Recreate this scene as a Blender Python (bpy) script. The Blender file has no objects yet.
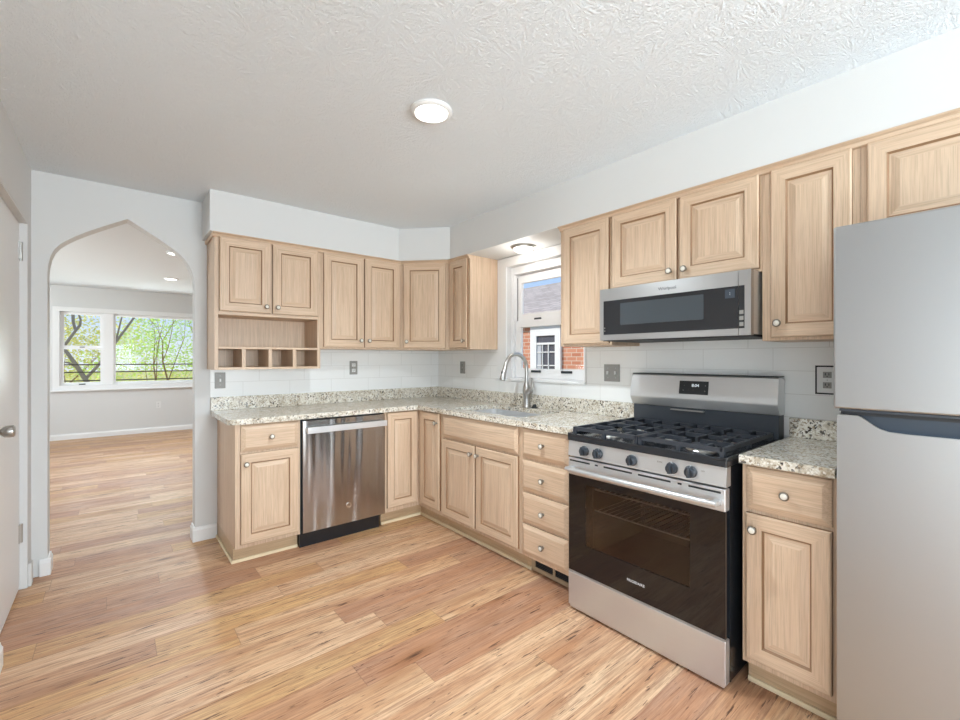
import bpy, bmesh, math, random
from mathutils import Vector, Matrix
PI = math.pi
scene = bpy.context.scene
COL = scene.collection

# ------------------------------------------------------------------ camera, sky, sun, exposure
YAW = math.radians(39.8)
cam_data = bpy.data.cameras.new('camera')
cam_data.sensor_width = 36.0
cam_data.lens = 36.0 * 440.0 / 960.0
cam_data.shift_y = -1.0 / 960.0
cam_data.clip_start = 0.02
cam = bpy.data.objects.new('camera', cam_data)
cam.location = (0, 0, 1.285)
cam.rotation_euler = (PI / 2, 0, -YAW)
COL.objects.link(cam)
scene.camera = cam

world = bpy.data.worlds.new('sky')
scene.world = world
world.use_nodes = True
wn = world.node_tree
wn.nodes.clear()
w_out = wn.nodes.new('ShaderNodeOutputWorld')
w_bg = wn.nodes.new('ShaderNodeBackground')
w_tc = wn.nodes.new('ShaderNodeTexCoord')
w_sp = wn.nodes.new('ShaderNodeSeparateXYZ')
w_rp = wn.nodes.new('ShaderNodeValToRGB')
wn.links.new(w_tc.outputs['Generated'], w_sp.inputs[0])
wn.links.new(w_sp.outputs[2], w_rp.inputs[0])
el = w_rp.color_ramp.elements
el[0].position = 0.0; el[0].color = (0.80, 0.87, 0.96, 1)
el[1].position = 1.0; el[1].color = (0.22, 0.42, 0.82, 1)
e = el.new(0.10); e.color = (0.52, 0.69, 0.93, 1)
e = el.new(0.25); e.color = (0.36, 0.57, 0.90, 1)
SKY_STRENGTH = 1.15
w_bg.inputs['Strength'].default_value = SKY_STRENGTH
wn.links.new(w_rp.outputs[0], w_bg.inputs[0])
wn.links.new(w_bg.outputs[0], w_out.inputs[0])

SUN_DIR = Vector((0.60, -0.50, -0.62))          # the way the light travels
sun_data = bpy.data.lights.new('sun', 'SUN')
sun_data.energy = 4.2
sun_data.angle = math.radians(0.6)
sun_data.color = (1.0, 0.95, 0.88)
sun = bpy.data.objects.new('sun', sun_data)
sun.rotation_euler = SUN_DIR.to_track_quat('-Z', 'Y').to_euler()
sun.location = (-10, 12, 14)
COL.objects.link(sun)

CAN_POWER = 128.0          # each recessed lamp
NOOK_POWER = 2.4
FAR_CAN_POWER = 120.0
REAR_FILL_POWER = 240.0     # fill lamp added outside the unseen window behind the camera

patio_fill_data = bpy.data.lights.new('patio_fill_lamp', 'AREA')  # unseen area lamp added as fill outside the patio opening
patio_fill_data.shape = 'RECTANGLE'
patio_fill_data.size = 1.6
patio_fill_data.size_y = 1.9
patio_fill_data.energy = 56.0
patio_fill_data.color = (0.87, 0.95, 1.0)
patio_fill = bpy.data.objects.new('patio_fill_lamp', patio_fill_data)
patio_fill.location = (-0.98, -0.80, 0.95)
patio_fill.rotation_euler = Vector((1, 0.45, 0.30)).to_track_quat('-Z', 'Z').to_euler()
COL.objects.link(patio_fill)

side_data = bpy.data.lights.new('living_side_fill', 'AREA')  # unseen area lamp added to brighten the living room from the side
side_data.shape = 'RECTANGLE'
side_data.size = 2.4
side_data.size_y = 1.2
side_data.energy = 230.0
side_data.color = (0.86, 0.95, 1.0)
side = bpy.data.objects.new('living_side_fill', side_data)
side.location = (-3.25, 6.9, 1.20)
side.rotation_euler = Vector((1, 0, 0.55)).to_track_quat('-Z', 'Z').to_euler()
COL.objects.link(side)

front_data = bpy.data.lights.new('rear_fill', 'AREA')  # unseen area lamp added as frontal fill from behind the camera
front_data.shape = 'RECTANGLE'
front_data.size = 1.9
front_data.size_y = 1.25
front_data.energy = REAR_FILL_POWER
front_data.color = (0.80, 0.92, 1.0)
front_l = bpy.data.objects.new('rear_fill', front_data)
front_l.location = (1.0, -3.05, 1.30)
front_l.rotation_euler = Vector((0, 1, 0.45)).to_track_quat('-Z', 'Z').to_euler()
COL.objects.link(front_l)

far_data = bpy.data.lights.new('living_window_daylight', 'AREA')
far_data.shape = 'RECTANGLE'
far_data.size = 2.4
far_data.size_y = 1.1
far_data.energy = 50.0
far_data.color = (0.86, 0.95, 1.0)
far_l = bpy.data.objects.new('living_window_daylight', far_data)
far_l.location = (0.5, 10.35, 1.20)
COL.objects.link(far_l)
far_l.rotation_euler = Vector((0, -1, 1.1)).to_track_quat('-Z', 'Z').to_euler()

vs = scene.view_settings
vs.view_transform = 'Standard'
vs.look = 'None'
vs.gamma = 1.0
vs.exposure = -0.08
vs.use_curve_mapping = False

# ------------------------------------------------------------------ room measures (metres)
XL, XR = -0.37, 2.51
YB, YN = 3.665, -2.60
YFAR = 9.60
ZC = 2.395
ZSOF = 2.125

# ------------------------------------------------------------------ material helpers
class NT:
    def __init__(self, name):
        self.m = bpy.data.materials.new(name)
        self.m.use_nodes = True
        self.t = self.m.node_tree
        self.t.nodes.clear()
        self.out = self.t.nodes.new('ShaderNodeOutputMaterial')
    def n(self, kind, **kw):
        nd = self.t.nodes.new('ShaderNode' + kind)
        for k, v in kw.items():
            setattr(nd, k, v)
        return nd
    def l(self, a, b):
        self.t.links.new(a, b)
    def val(self, sock, v):
        if hasattr(v, 'is_output') or isinstance(v, bpy.types.NodeSocket):
            self.l(v, sock)
        else:
            sock.default_value = v
    def math(self, op, a, b=None):
        nd = self.n('Math', operation=op)
        self.val(nd.inputs[0], a)
        if b is not None:
            self.val(nd.inputs[1], b)
        return nd.outputs[0]
    def coords(self, kind='Object', scale=(1, 1, 1), loc=None, rand=False):
        tc = self.n('TexCoord')
        v = tc.outputs[kind]
        if rand:
            oi = self.n('ObjectInfo')
            cx = self.n('CombineXYZ')
            m1 = self.math('MULTIPLY', oi.outputs['Random'], 37.0)
            self.l(m1, cx.inputs[0]); self.l(m1, cx.inputs[1]); self.l(m1, cx.inputs[2])
            va = self.n('VectorMath', operation='ADD')
            self.l(v, va.inputs[0]); self.l(cx.outputs[0], va.inputs[1])
            v = va.outputs[0]
        mp = self.n('Mapping')
        self.l(v, mp.inputs[0])
        mp.inputs['Scale'].default_value = scale
        if loc:
            mp.inputs['Location'].default_value = loc
        return mp.outputs[0]
    def noise(self, vec, scale=5, detail=3, rough=0.5, dist=0.0):
        nd = self.n('TexNoise')
        self.l(vec, nd.inputs['Vector'])
        nd.inputs['Scale'].default_value = scale
        nd.inputs['Detail'].default_value = detail
        nd.inputs['Roughness'].default_value = rough
        nd.inputs['Distortion'].default_value = dist
        return nd.outputs[0]
    def ramp(self, fac, stops, interp='LINEAR'):
        nd = self.n('ValToRGB')
        self.l(fac, nd.inputs[0])
        cr = nd.color_ramp
        cr.interpolation = interp
        while len(cr.elements) < len(stops):
            cr.elements.new(0.5)
        for e, (p, c) in zip(cr.elements, stops):
            e.position = p
            e.color = (c[0], c[1], c[2], 1) if not isinstance(c, (int, float)) else (c, c, c, 1)
        return nd.outputs[0]
    def mix(self, fac, a, b, blend='MIX'):
        nd = self.n('Mix', data_type='RGBA', blend_type=blend)
        self.val(nd.inputs[0], fac)
        for s, v in ((nd.inputs[6], a), (nd.inputs[7], b)):
            if isinstance(v, (tuple, list)):
                s.default_value = (v[0], v[1], v[2], 1)
            else:
                self.l(v, s)
        return nd.outputs[2]
    def bump(self, h, strength=0.2, dist=0.01):
        nd = self.n('Bump')
        nd.inputs['Strength'].default_value = strength
        nd.inputs['Distance'].default_value = dist
        self.l(h, nd.inputs['Height'])
        return nd.outputs[0]
    def principled(self, color, rough=0.5, metal=0.0, normal=None, **kw):
        p = self.n('BsdfPrincipled')
        if isinstance(color, (tuple, list)):
            p.inputs['Base Color'].default_value = (color[0], color[1], color[2], 1)
        else:
            self.l(color, p.inputs['Base Color'])
        self.val(p.inputs['Roughness'], rough)
        p.inputs['Metallic'].default_value = metal
        for k, v in kw.items():
            self.val(p.inputs[k], v)
        if normal is not None:
            self.l(normal, p.inputs['Normal'])
        self.l(p.outputs[0], self.out.inputs[0])
        return p

def lin(r, g, b):
    f = lambda c: (c / 255 / 12.92) if c / 255 <= 0.04045 else ((c / 255 + 0.055) / 1.055) ** 2.4
    return (f(r), f(g), f(b))

def plain(name, rgb, rough=0.5, metal=0.0, **kw):
    t = NT(name)
    v = t.coords('Object')
    nz = t.noise(v, 6, 2)
    c = t.mix(t.math('MULTIPLY', nz, 0.06), rgb, tuple(x * 0.75 for x in rgb))
    t.principled(c, rough, metal, **kw)
    return t.m

def emission(name, rgb, s):
    t = NT(name)
    e = t.n('Emission')
    e.inputs[0].default_value = (*rgb, 1)
    e.inputs[1].default_value = s
    t.l(e.outputs[0], t.out.inputs[0])
    return t.m

def wall_paint(name, rgb):
    t = NT(name)
    v = t.coords('Object')
    nz = t.noise(v, 160, 2)
    big = t.noise(v, 1.3, 2)
    c = t.mix(t.math('MULTIPLY', big, 0.05), rgb, tuple(x * 0.85 for x in rgb))
    t.principled(c, 0.55, normal=t.bump(nz, 0.05, 0.002), **{'Specular IOR Level': 0.3})
    return t.m

def ceiling_paint(name, strength):
    t = NT(name)
    v = t.coords('Object')
    vo = t.n('TexVoronoi', feature='F1')
    t.l(v, vo.inputs['Vector']); vo.inputs['Scale'].default_value = 4.0
    # brushed stomp pattern: ridges fanning around scattered centres
    sub = t.n('VectorMath', operation='SUBTRACT')
    t.l(v, sub.inputs[0]); t.l(vo.outputs['Position'], sub.inputs[1])
    sp = t.n('SeparateXYZ'); t.l(sub.outputs[0], sp.inputs[0])
    ang = t.math('ARCTAN2', sp.outputs[1], sp.outputs[0])
    cb = t.n('CombineXYZ')
    t.l(t.math('MULTIPLY', ang, 5.0), cb.inputs[0])
    t.l(t.math('MULTIPLY', vo.outputs['Distance'], 3.0), cb.inputs[1])
    rad = t.n('SeparateColor'); t.l(vo.outputs['Color'], rad.inputs[0])
    t.l(t.math('MULTIPLY', rad.outputs[0], 50.0), cb.inputs[2])
    fan = t.noise(cb.outputs[0], 1.6, 3, 0.6, 0.5)
    fine = t.noise(v, 75, 3, 0.6, 1.5)
    h = t.math('ADD', t.math('MULTIPLY', fan, 0.6), t.math('MULTIPLY', fine, 0.7))
    h = t.ramp(h, [(0.55, 0.0), (0.80, 1.0)])
    c = t.mix(t.math('MULTIPLY', fine, 0.05), (0.87, 0.915, 0.945), (0.77, 0.81, 0.84))
    t.principled(c, 0.7, normal=t.bump(h, strength, 0.02), **{'Specular IOR Level': 0.2})
    return t.m

def oak(name, axis, light, dark, rough=0.42):
    """pale pickled oak; axis is the direction of the grain in the mesh's own space"""
    t = NT(name)
    lo = [1.0, 1.0, 1.0]; lo['xyz'.index(axis)] = 0.035
    hi = [1.0, 1.0, 1.0]; hi['xyz'.index(axis)] = 0.02
    mi = [1.0, 1.0, 1.0]; mi['xyz'.index(axis)] = 0.12
    a = t.noise(t.coords('Object', tuple(lo), rand=True), 80, 4, 0.6, 0.4)
    b = t.noise(t.coords('Object', tuple(hi), rand=True), 300, 3, 0.6)
    w = t.noise(t.coords('Object', tuple(mi), rand=True), 9, 2, 0.5, 0.8)
    base = t.ramp(a, [(0.28, dark), (0.62, light)])
    base = t.mix(t.ramp(b, [(0.36, 0.45), (0.52, 0.0)]), base, tuple(x * 0.62 for x in dark))
    base = t.mix(t.ramp(w, [(0.35, 0.0), (0.75, 0.30)]), base, (dark[0] * 1.0, dark[1] * 0.96, dark[2] * 0.95))
    oi = t.n('ObjectInfo')
    base = t.mix(t.math('MULTIPLY', oi.outputs['Random'], 0.14), base, tuple(x * 0.8 for x in dark))
    t.principled(base, rough, normal=t.bump(b, 0.06, 0.001), **{'Specular IOR Level': 0.45})
    return t.m

def floor_wood():
    t = NT('plank_floor')
    tc = t.n('TexCoord')
    sp = t.n('SeparateXYZ'); t.l(tc.outputs['Object'], sp.inputs[0])
    x, y = sp.outputs[0], sp.outputs[1]
    PW, PL = 0.150, 1.25
    yr = t.math('DIVIDE', t.math('ADD', y, 0.04), PW)
    row = t.math('FLOOR', yr)
    wn1 = t.n('TexWhiteNoise', noise_dimensions='1D'); t.l(row, wn1.inputs['W'])
    xs = t.math('ADD', t.math('DIVIDE', x, PL), t.math('MULTIPLY', wn1.outputs['Value'], 9.0))
    col = t.math('FLOOR', xs)
    cv = t.n('CombineXYZ'); t.l(row, cv.inputs[0]); t.l(col, cv.inputs[1])
    wn2 = t.n('TexWhiteNoise', noise_dimensions='2D'); t.l(cv.outputs[0], wn2.inputs['Vector'])
    pid = wn2.outputs['Value']
    sc = t.n('SeparateColor'); t.l(wn2.outputs['Color'], sc.inputs[0])
    def vec(fx, fy, off):
        c = t.n('CombineXYZ')
        t.l(t.math('ADD', t.math('MULTIPLY', x, fx), t.math('MULTIPLY', pid, 91.0 + off)), c.inputs[0])
        t.l(t.math('MULTIPLY', y, fy), c.inputs[1])
        t.l(t.math('MULTIPLY', sc.outputs[1], 53.0 + off), c.inputs[2])
        return c.outputs[0]
    broad = t.noise(vec(1.0, 9.0, 0), 1.6, 4, 0.55, 0.7)
    streak = t.noise(vec(2.0, 46.0, 7), 2.2, 5, 0.66, 0.6)
    fine = t.noise(vec(6.0, 190.0, 13), 2.4, 3, 0.65, 0.2)
    crack = t.noise(vec(5.0, 62.0, 21), 1.5, 4, 0.6, 0.6)
    ring = t.noise(vec(1.3, 7.0, 31), 1.5, 2, 0.5, 0.3)
    base = t.ramp(pid, [(0.0, lin(222, 186, 148)), (0.16, lin(212, 172, 124)), (0.32, lin(196, 156, 126)), (0.44, lin(230, 196, 160)),
                        (0.58, lin(216, 174, 122)), (0.70, lin(200, 158, 124)), (0.82, lin(188, 147, 120)), (0.92, lin(226, 190, 154))], 'CONSTANT')
    base = t.mix(t.ramp(broad, [(0.38, 0.0), (0.70, 0.70)]), base, lin(188, 130, 88))
    base = t.mix(t.ramp(streak, [(0.44, 0.0), (0.68, 0.70)]), base, lin(134, 88, 66))
    base = t.mix(t.ramp(streak, [(0.26, 0.35), (0.40, 0.0)]), base, lin(236, 200, 166))
    base = t.mix(t.ramp(fine, [(0.50, 0.0), (0.74, 0.50)]), base, lin(128, 90, 68))
    ringw = t.n('TexWave', wave_type='BANDS', bands_direction='Y')
    t.l(vec(0.6, 6.0, 31), ringw.inputs['Vector'])
    ringw.inputs['Scale'].default_value = 3.0; ringw.inputs['Distortion'].default_value = 7.0
    ringw.inputs['Detail'].default_value = 2.0
    rm = t.math('MULTIPLY', t.ramp(ring, [(0.50, 0.0), (0.62, 0.35)]), ringw.outputs[1])
    base = t.mix(rm, base, lin(150, 106, 80))
    base = t.mix(t.ramp(crack, [(0.605, 0.0), (0.655, 0.85)]), base, lin(78, 48, 36))
    kv = t.n('TexVoronoi', feature='F1'); kv.inputs['Scale'].default_value = 1.0
    t.l(vec(1.7, 6.7, 3), kv.inputs['Vector'])
    kd = t.math('ADD', kv.outputs['Distance'], t.math('MULTIPLY', t.math('SUBTRACT', streak, 0.5), 0.55))
    ks = t.n('SeparateColor'); t.l(kv.outputs['Color'], ks.inputs[0])
    gate = t.math('GREATER_THAN', ks.outputs[0], 0.68)
    base = t.mix(t.math('MULTIPLY', gate, t.ramp(kd, [(0.10, 0.55), (0.34, 0.0)])), base, lin(150, 98, 62))
    base = t.mix(t.math('MULTIPLY', gate, t.ramp(kd, [(0.02, 0.9), (0.11, 0.0)])), base, lin(66, 40, 30))
    fy = t.math('FRACT', yr)
    fx = t.math('FRACT', xs)
    ey = t.math('MINIMUM', fy, t.math('SUBTRACT', 1.0, fy))
    ex = t.math('MINIMUM', fx, t.math('SUBTRACT', 1.0, fx))
    gy = t.math('LESS_THAN', ey, 0.008)
    gx = t.math('LESS_THAN', ex, 0.0012)
    gap = t.math('MAXIMUM', gy, gx)
    base = t.mix(t.math('MULTIPLY', gap, 0.38), base, lin(96, 65, 50))
    h = t.math('SUBTRACT', t.math('MULTIPLY', fine, 0.25), gap)
    rough = t.ramp(streak, [(0.3, 0.34), (0.7, 0.46)])
    t.principled(base, rough, normal=t.bump(h, 0.10, 0.002), **{'Specular IOR Level': 0.38})
    return t.m

def granite():
    t = NT('speckled_granite')
    v = t.coords('Object')
    def cells(scale, stops):
        nd = t.n('TexVoronoi', feature='F1')
        t.l(v, nd.inputs['Vector']); nd.inputs['Scale'].default_value = scale
        s = t.n('SeparateColor'); t.l(nd.outputs['Color'], s.inputs[0])
        return t.ramp(s.outputs[0], stops, 'CONSTANT')
    big = t.noise(v, 26, 4, 0.6, 0.6)
    base = t.ramp(big, [(0.33, lin(188, 176, 156)), (0.5, lin(218, 211, 196)), (0.68, lin(236, 232, 222))])
    s1 = cells(150, [(0, 0.0), (0.62, 0.45), (0.78, 0.8), (0.93, 0.0)])
    base = t.mix(s1, base, lin(150, 130, 104))
    s2 = cells(105, [(0, 0.0), (0.86, 0.95)])
    s2b = t.math('MULTIPLY', s2, t.ramp(t.noise(v, 13, 2), [(0.40, 0.25), (0.6, 1.0)]))
    base = t.mix(s2b, base, lin(52, 44, 40))
    s3 = cells(190, [(0, 0.0), (0.84, 0.8)])
    base = t.mix(s3, base, lin(238, 234, 226))
    t.principled(base, 0.16, **{'Specular IOR Level': 0.5})
    return t.m

def steel(name, rgb, rough=0.3, aniso=0.55, streak=0.05, metal=1.0, wave_scale=6.0, wave=0.0):
    t = NT(name)
    v = t.coords('Object', (1, 1, 30))
    nz = t.noise(v, 12, 3, 0.6)
    c = t.mix(t.math('MULTIPLY', nz, streak * 4), rgb, tuple(x * 0.7 for x in rgb))
    wav = t.noise(t.coords('Object', (1, 1, 0.10)), wave_scale, 2, 0.5)
    tg = t.n('Tangent', direction_type='RADIAL', axis='Z')
    p = t.principled(c, rough, metal, normal=t.bump(wav, 1.0, wave) if wave else None, **{'Anisotropic': aniso})
    p.inputs['Anisotropic Rotation'].default_value = 0.25
    t.l(tg.outputs[0], p.inputs['Tangent'])
    return t.m

def tile_mat(horizontal):
    t = NT('wall_tile_' + horizontal)
    tc = t.n('TexCoord')
    sp = t.n('SeparateXYZ'); t.l(tc.outputs['Object'], sp.inputs[0])
    cb = t.n('CombineXYZ')
    t.l(t.math('ADD', sp.outputs['XY'.index(horizontal)], -0.632 + 0.3333 * 0.335), cb.inputs[0])
    t.l(t.math('ADD', sp.outputs[2], -1.006 ), cb.inputs[1])
    br = t.n('TexBrick')
    br.offset = 0.3333; br.offset_frequency = 2
    t.l(cb.outputs[0], br.inputs['Vector'])
    br.inputs['Color1'].default_value = (0.88, 0.88, 0.865, 1)
    br.inputs['Color2'].default_value = (0.855, 0.855, 0.84, 1)
    br.inputs['Mortar'].default_value = (0.70, 0.69, 0.665, 1)
    br.inputs['Scale'].default_value = 1.0
    br.inputs['Mortar Size'].default_value = 0.0016
    br.inputs['Mortar Smooth'].default_value = 0.3
    br.inputs['Brick Width'].default_value = 0.335
    br.inputs['Row Height'].default_value = 0.1112
    nz = t.noise(t.coords('Object'), 14, 3)
    h = t.math('SUBTRACT', t.math('MULTIPLY', nz, 0.3), br.outputs['Fac'])
    t.principled(br.outputs['Color'], 0.28, normal=t.bump(h, 0.15, 0.003), **{'Specular IOR Level': 0.4})
    return t.m

def pane_glass(name='window_glass', tint=(1, 1, 1), ior=1.13):
    t = NT(name)
    tr = t.n('BsdfTransparent'); tr.inputs[0].default_value = (*tint, 1)
    gl = t.n('BsdfGlossy'); gl.inputs['Roughness'].default_value = 0.01
    fr = t.n('Fresnel'); fr.inputs[0].default_value = ior
    mx = t.n('MixShader')
    t.l(fr.outputs[0], mx.inputs[0]); t.l(tr.outputs[0], mx.inputs[1]); t.l(gl.outputs[0], mx.inputs[2])
    t.l(mx.outputs[0], t.out.inputs[0])
    return t.m

def brick_mat():
    t = NT('red_brick')
    tc = t.n('TexCoord')
    sp = t.n('SeparateXYZ'); t.l(tc.outputs['Object'], sp.inputs[0])
    cb = t.n('CombineXYZ'); t.l(sp.outputs[1], cb.inputs[0]); t.l(sp.outputs[2], cb.inputs[1])
    br = t.n('TexBrick'); t.l(cb.outputs[0], br.inputs['Vector'])
    br.inputs['Color1'].default_value = (*lin(214, 150, 120), 1)
    br.inputs['Color2'].default_value = (*lin(196, 126, 98), 1)
    br.inputs['Mortar'].default_value = (*lin(214, 196, 178), 1)
    br.inputs['Scale'].default_value = 1.0
    br.inputs['Mortar Size'].default_value = 0.007
    br.inputs['Brick Width'].default_value = 0.22
    br.inputs['Row Height'].default_value = 0.075
    t.principled(br.outputs['Color'], 0.85)
    return t.m

def shingle_mat():
    t = NT('roof_shingle')
    tc = t.n('TexCoord')
    sp = t.n('SeparateXYZ'); t.l(tc.outputs['Object'], sp.inputs[0])
    cb = t.n('CombineXYZ'); t.l(sp.outputs[1], cb.inputs[0]); t.l(t.math('MULTIPLY', sp.outputs[2], 2.2), cb.inputs[1])
    br = t.n('TexBrick'); t.l(cb.outputs[0], br.inputs['Vector'])
    br.inputs['Color1'].default_value = (*lin(158, 146, 136), 1)
    br.inputs['Color2'].default_value = (*lin(188, 176, 166), 1)
    br.inputs['Mortar'].default_value = (*lin(104, 94, 88), 1)
    br.inputs['Scale'].default_value = 1.0
    br.inputs['Mortar Size'].default_value = 0.008
    br.inputs['Brick Width'].default_value = 0.30
    br.inputs['Row Height'].default_value = 0.13
    nz = t.noise(t.coords('Object'), 14, 4)
    c = t.mix(t.math('MULTIPLY', nz, 0.5), br.outputs['Color'], lin(206, 190, 178))
    t.principled(c, 0.9)
    return t.m

def leaf_mat(name, a, b):
    t = NT(name)
    nz = t.noise(t.coords('Object'), 2.4, 3)
    c = t.ramp(nz, [(0.35, a), (0.65, b)])
    d = t.n('BsdfDiffuse'); t.l(c, d.inputs[0])
    tl = t.n('BsdfTranslucent'); t.l(c, tl.inputs[0])
    mx = t.n('MixShader'); mx.inputs[0].default_value = 0.6
    t.l(d.outputs[0], mx.inputs[1]); t.l(tl.outputs[0], mx.inputs[2]); t.l(mx.outputs[0], t.out.inputs[0])
    return t.m

M = {}
M['wall'] = wall_paint('white_wall_paint', (0.70, 0.70, 0.69))
M['trim'] = plain('white_trim_paint', (0.86, 0.86, 0.855), 0.35)
M['ceil'] = ceiling_paint('textured_ceiling', 0.50)
M['ceil2'] = ceiling_paint('textured_ceiling_living', 0.45)
M['floor'] = floor_wood()
OL, OD = lin(222, 196, 169), lin(203, 174, 146)
M['oakz'] = oak('pickled_oak_upright', 'z', OL, OD)
M['oakx'] = oak('pickled_oak_crosswise', 'x', OL, OD)
M['oaky'] = oak('pickled_oak_deep', 'y', OL, OD)
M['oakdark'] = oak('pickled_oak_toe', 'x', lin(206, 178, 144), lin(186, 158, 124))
M['shoe'] = plain('cream_shoe_trim', lin(228, 210, 176), 0.5)
M['oakshade'] = plain('shaded_oak_edge', lin(146, 112, 82), 0.55)  # darker oak painting shade into panel grooves and door gaps
M['granite'] = granite()
M['steel'] = steel('brushed_steel', (0.66, 0.66, 0.66), 0.36, 0.5, 0.05, 0.80)
M['steel_fridge'] = steel('satin_steel_door', (0.385, 0.387, 0.388), 0.42, 0.3, 0.01)
M['steel_mw'] = steel('microwave_steel', (0.46, 0.455, 0.45), 0.36, 0.5, 0.04, 0.9)
M['steel_dark'] = steel('dark_brushed_steel', (0.46, 0.45, 0.445), 0.20, 0.75, 0.05, 1.0, 7.0, 0.02)
M['chrome'] = plain('bright_nickel', (0.72, 0.71, 0.69), 0.16, 1.0)
M['bar'] = plain('bright_steel_bar', (0.74, 0.74, 0.745), 0.32, 0.6)
M['nickel'] = plain('satin_nickel', (0.52, 0.51, 0.49), 0.28, 1.0)
M['pewter'] = plain('pewter_rim', (0.30, 0.27, 0.23), 0.35, 1.0)
M['cream'] = plain('cream_porcelain', (0.80, 0.76, 0.68), 0.15)
M['black'] = plain('gloss_black_enamel', (0.016, 0.018, 0.022), 0.18)
M['blackmat'] = plain('matt_black', (0.014, 0.015, 0.017), 0.55)
M['iron'] = plain('cast_iron', (0.035, 0.040, 0.050), 0.42)
M['charcoal'] = plain('charcoal_plastic', (0.030, 0.036, 0.045), 0.35)
M['slate'] = plain('slate_panel', (0.052, 0.068, 0.090), 0.25)
M['oven_glass'] = plain('black_oven_glass', (0.010, 0.008, 0.008), 0.025, **{'Specular IOR Level': 0.5})
M['oven_window'] = pane_glass('smoked_oven_window', (0.70, 0.64, 0.60), 1.45)
M['cavity'] = plain('oven_cavity', (0.16, 0.13, 0.12), 0.5)
M['mw_glass'] = plain('black_door_glass', (0.022, 0.023, 0.026), 0.10)
M['mw_window'] = plain('grey_mesh_window', (0.060, 0.072, 0.082), 0.12)
M['glass'] = pane_glass()
M['lamp'] = emission('lamp_diffuser', (1.0, 0.97, 0.93), 9.0)
M['white_metal'] = plain('white_metal', (0.78, 0.78, 0.77), 0.4)
M['glow'] = emission('display_digits', (0.85, 0.95, 1.0), 1.1)
M['plate'] = plain('grey_wall_plate', lin(150, 148, 143), 0.4)
M['plastic'] = plain('white_plastic', (0.78, 0.78, 0.77), 0.35)
M['vent'] = plain('brown_vent_metal', lin(176, 158, 132), 0.5, 0.3)
M['tileX'] = tile_mat('X')
M['tileY'] = tile_mat('Y')
M['brick'] = brick_mat()
M['shingle'] = shingle_mat()
M['vinyl'] = plain('white_vinyl', (0.90, 0.90, 0.90), 0.4)
M['darkpane'] = plain('dark_window_pane', (0.12, 0.12, 0.14), 0.12)
M['curtain'] = plain('pale_curtain', (0.55, 0.58, 0.62), 0.7)
M['bark'] = plain('grey_bark', lin(156, 146, 138), 0.9)
M['twig'] = plain('brown_twig', lin(160, 124, 96), 0.9)
M['leaf1'] = leaf_mat('spring_leaf', lin(196, 234, 104), lin(230, 246, 164))
M['leaf2'] = leaf_mat('yellow_leaf', lin(222, 220, 120), lin(244, 238, 170))
M['grass'] = leaf_mat('meadow_grass', lin(222, 224, 168), lin(238, 232, 196))
M['railwood'] = plain('dark_rail', lin(84, 76, 72), 0.6)
M['siding'] = plain('exterior_siding', (0.6, 0.58, 0.54), 0.8)

# ------------------------------------------------------------------ mesh helpers
def box(bm, x0, x1, y0, y1, z0, z1, bev=0.0, seg=2, mi=0):
    x0, x1 = min(x0, x1), max(x0, x1); y0, y1 = min(y0, y1), max(y0, y1); z0, z1 = min(z0, z1), max(z0, z1)
    v = [bm.verts.new(c) for c in ((x0, y0, z0), (x1, y0, z0), (x1, y1, z0), (x0, y1, z0),
                                   (x0, y0, z1), (x1, y0, z1), (x1, y1, z1), (x0, y1, z1))]
    fs = [bm.faces.new([v[i] for i in f]) for f in ((3, 2, 1, 0), (4, 5, 6, 7), (0, 1, 5, 4), (1, 2, 6, 5), (2, 3, 7, 6), (3, 0, 4, 7))]
    for f in fs:
        f.material_index = mi
    if bev > 0:
        es = list({e for f in fs for e in f.edges})
        bmesh.ops.bevel(bm, geom=es, offset=bev, segments=seg, affect='EDGES', profile=0.5, material=-1)

def tube(bm, pts, r, seg=10, cap=True, mi=0):
    """round bar through the points; r one radius or one per point"""
    pts = [Vector(p) for p in pts]
    rs = r if isinstance(r, (list, tuple)) else [r] * len(pts)
    rings = []
    prev = None
    for i, p in enumerate(pts):
        if i == 0: d = pts[1] - pts[0]
        elif i == len(pts) - 1: d = pts[-1] - pts[-2]
        else: d = (pts[i + 1] - p).normalized() + (p - pts[i - 1]).normalized()
        d.normalize()
        if prev is None:
            u = d.orthogonal().normalized()
        else:
            u = (prev - d * prev.dot(d))
            u = u.normalized() if u.length > 1e-6 else d.orthogonal().normalized()
        prev = u
        w = d.cross(u)
        rings.append([bm.verts.new(p + (u * math.cos(2 * PI * k / seg) + w * math.sin(2 * PI * k / seg)) * rs[i]) for k in range(seg)])
    for a, b in zip(rings, rings[1:]):
        for k in range(seg):
            f = bm.faces.new((a[k], a[(k + 1) % seg], b[(k + 1) % seg], b[k])); f.material_index = mi
    if cap:
        f = bm.faces.new(list(reversed(rings[0]))); f.material_index = mi
        f = bm.faces.new(rings[-1]); f.material_index = mi

def lathe(bm, prof, seg=24, mat=None, mi=0, mis=None):
    """prof: (radius, height) pairs turned round z, then moved by mat"""
    mat = mat or Matrix.Identity(4)
    rings = []
    for r, z in prof:
        if r < 1e-6:
            rings.append([bm.verts.new(mat @ Vector((0, 0, z)))])
        else:
            rings.append([bm.verts.new(mat @ Vector((r * math.cos(2 * PI * k / seg), r * math.sin(2 * PI * k / seg), z))) for k in range(seg)])
    for i, (a, b) in enumerate(zip(rings, rings[1:])):
        m = mis[i] if mis else mi
        for k in range(seg):
            k2 = (k + 1) % seg
            if len(a) == 1 and len(b) == 1: continue
            if len(a) == 1: f = bm.faces.new((a[0], b[k2], b[k]))
            elif len(b) == 1: f = bm.faces.new((a[k], a[k2], b[0]))
            else: f = bm.faces.new((a[k], a[k2], b[k2], b[k]))
            f.material_index = m

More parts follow.
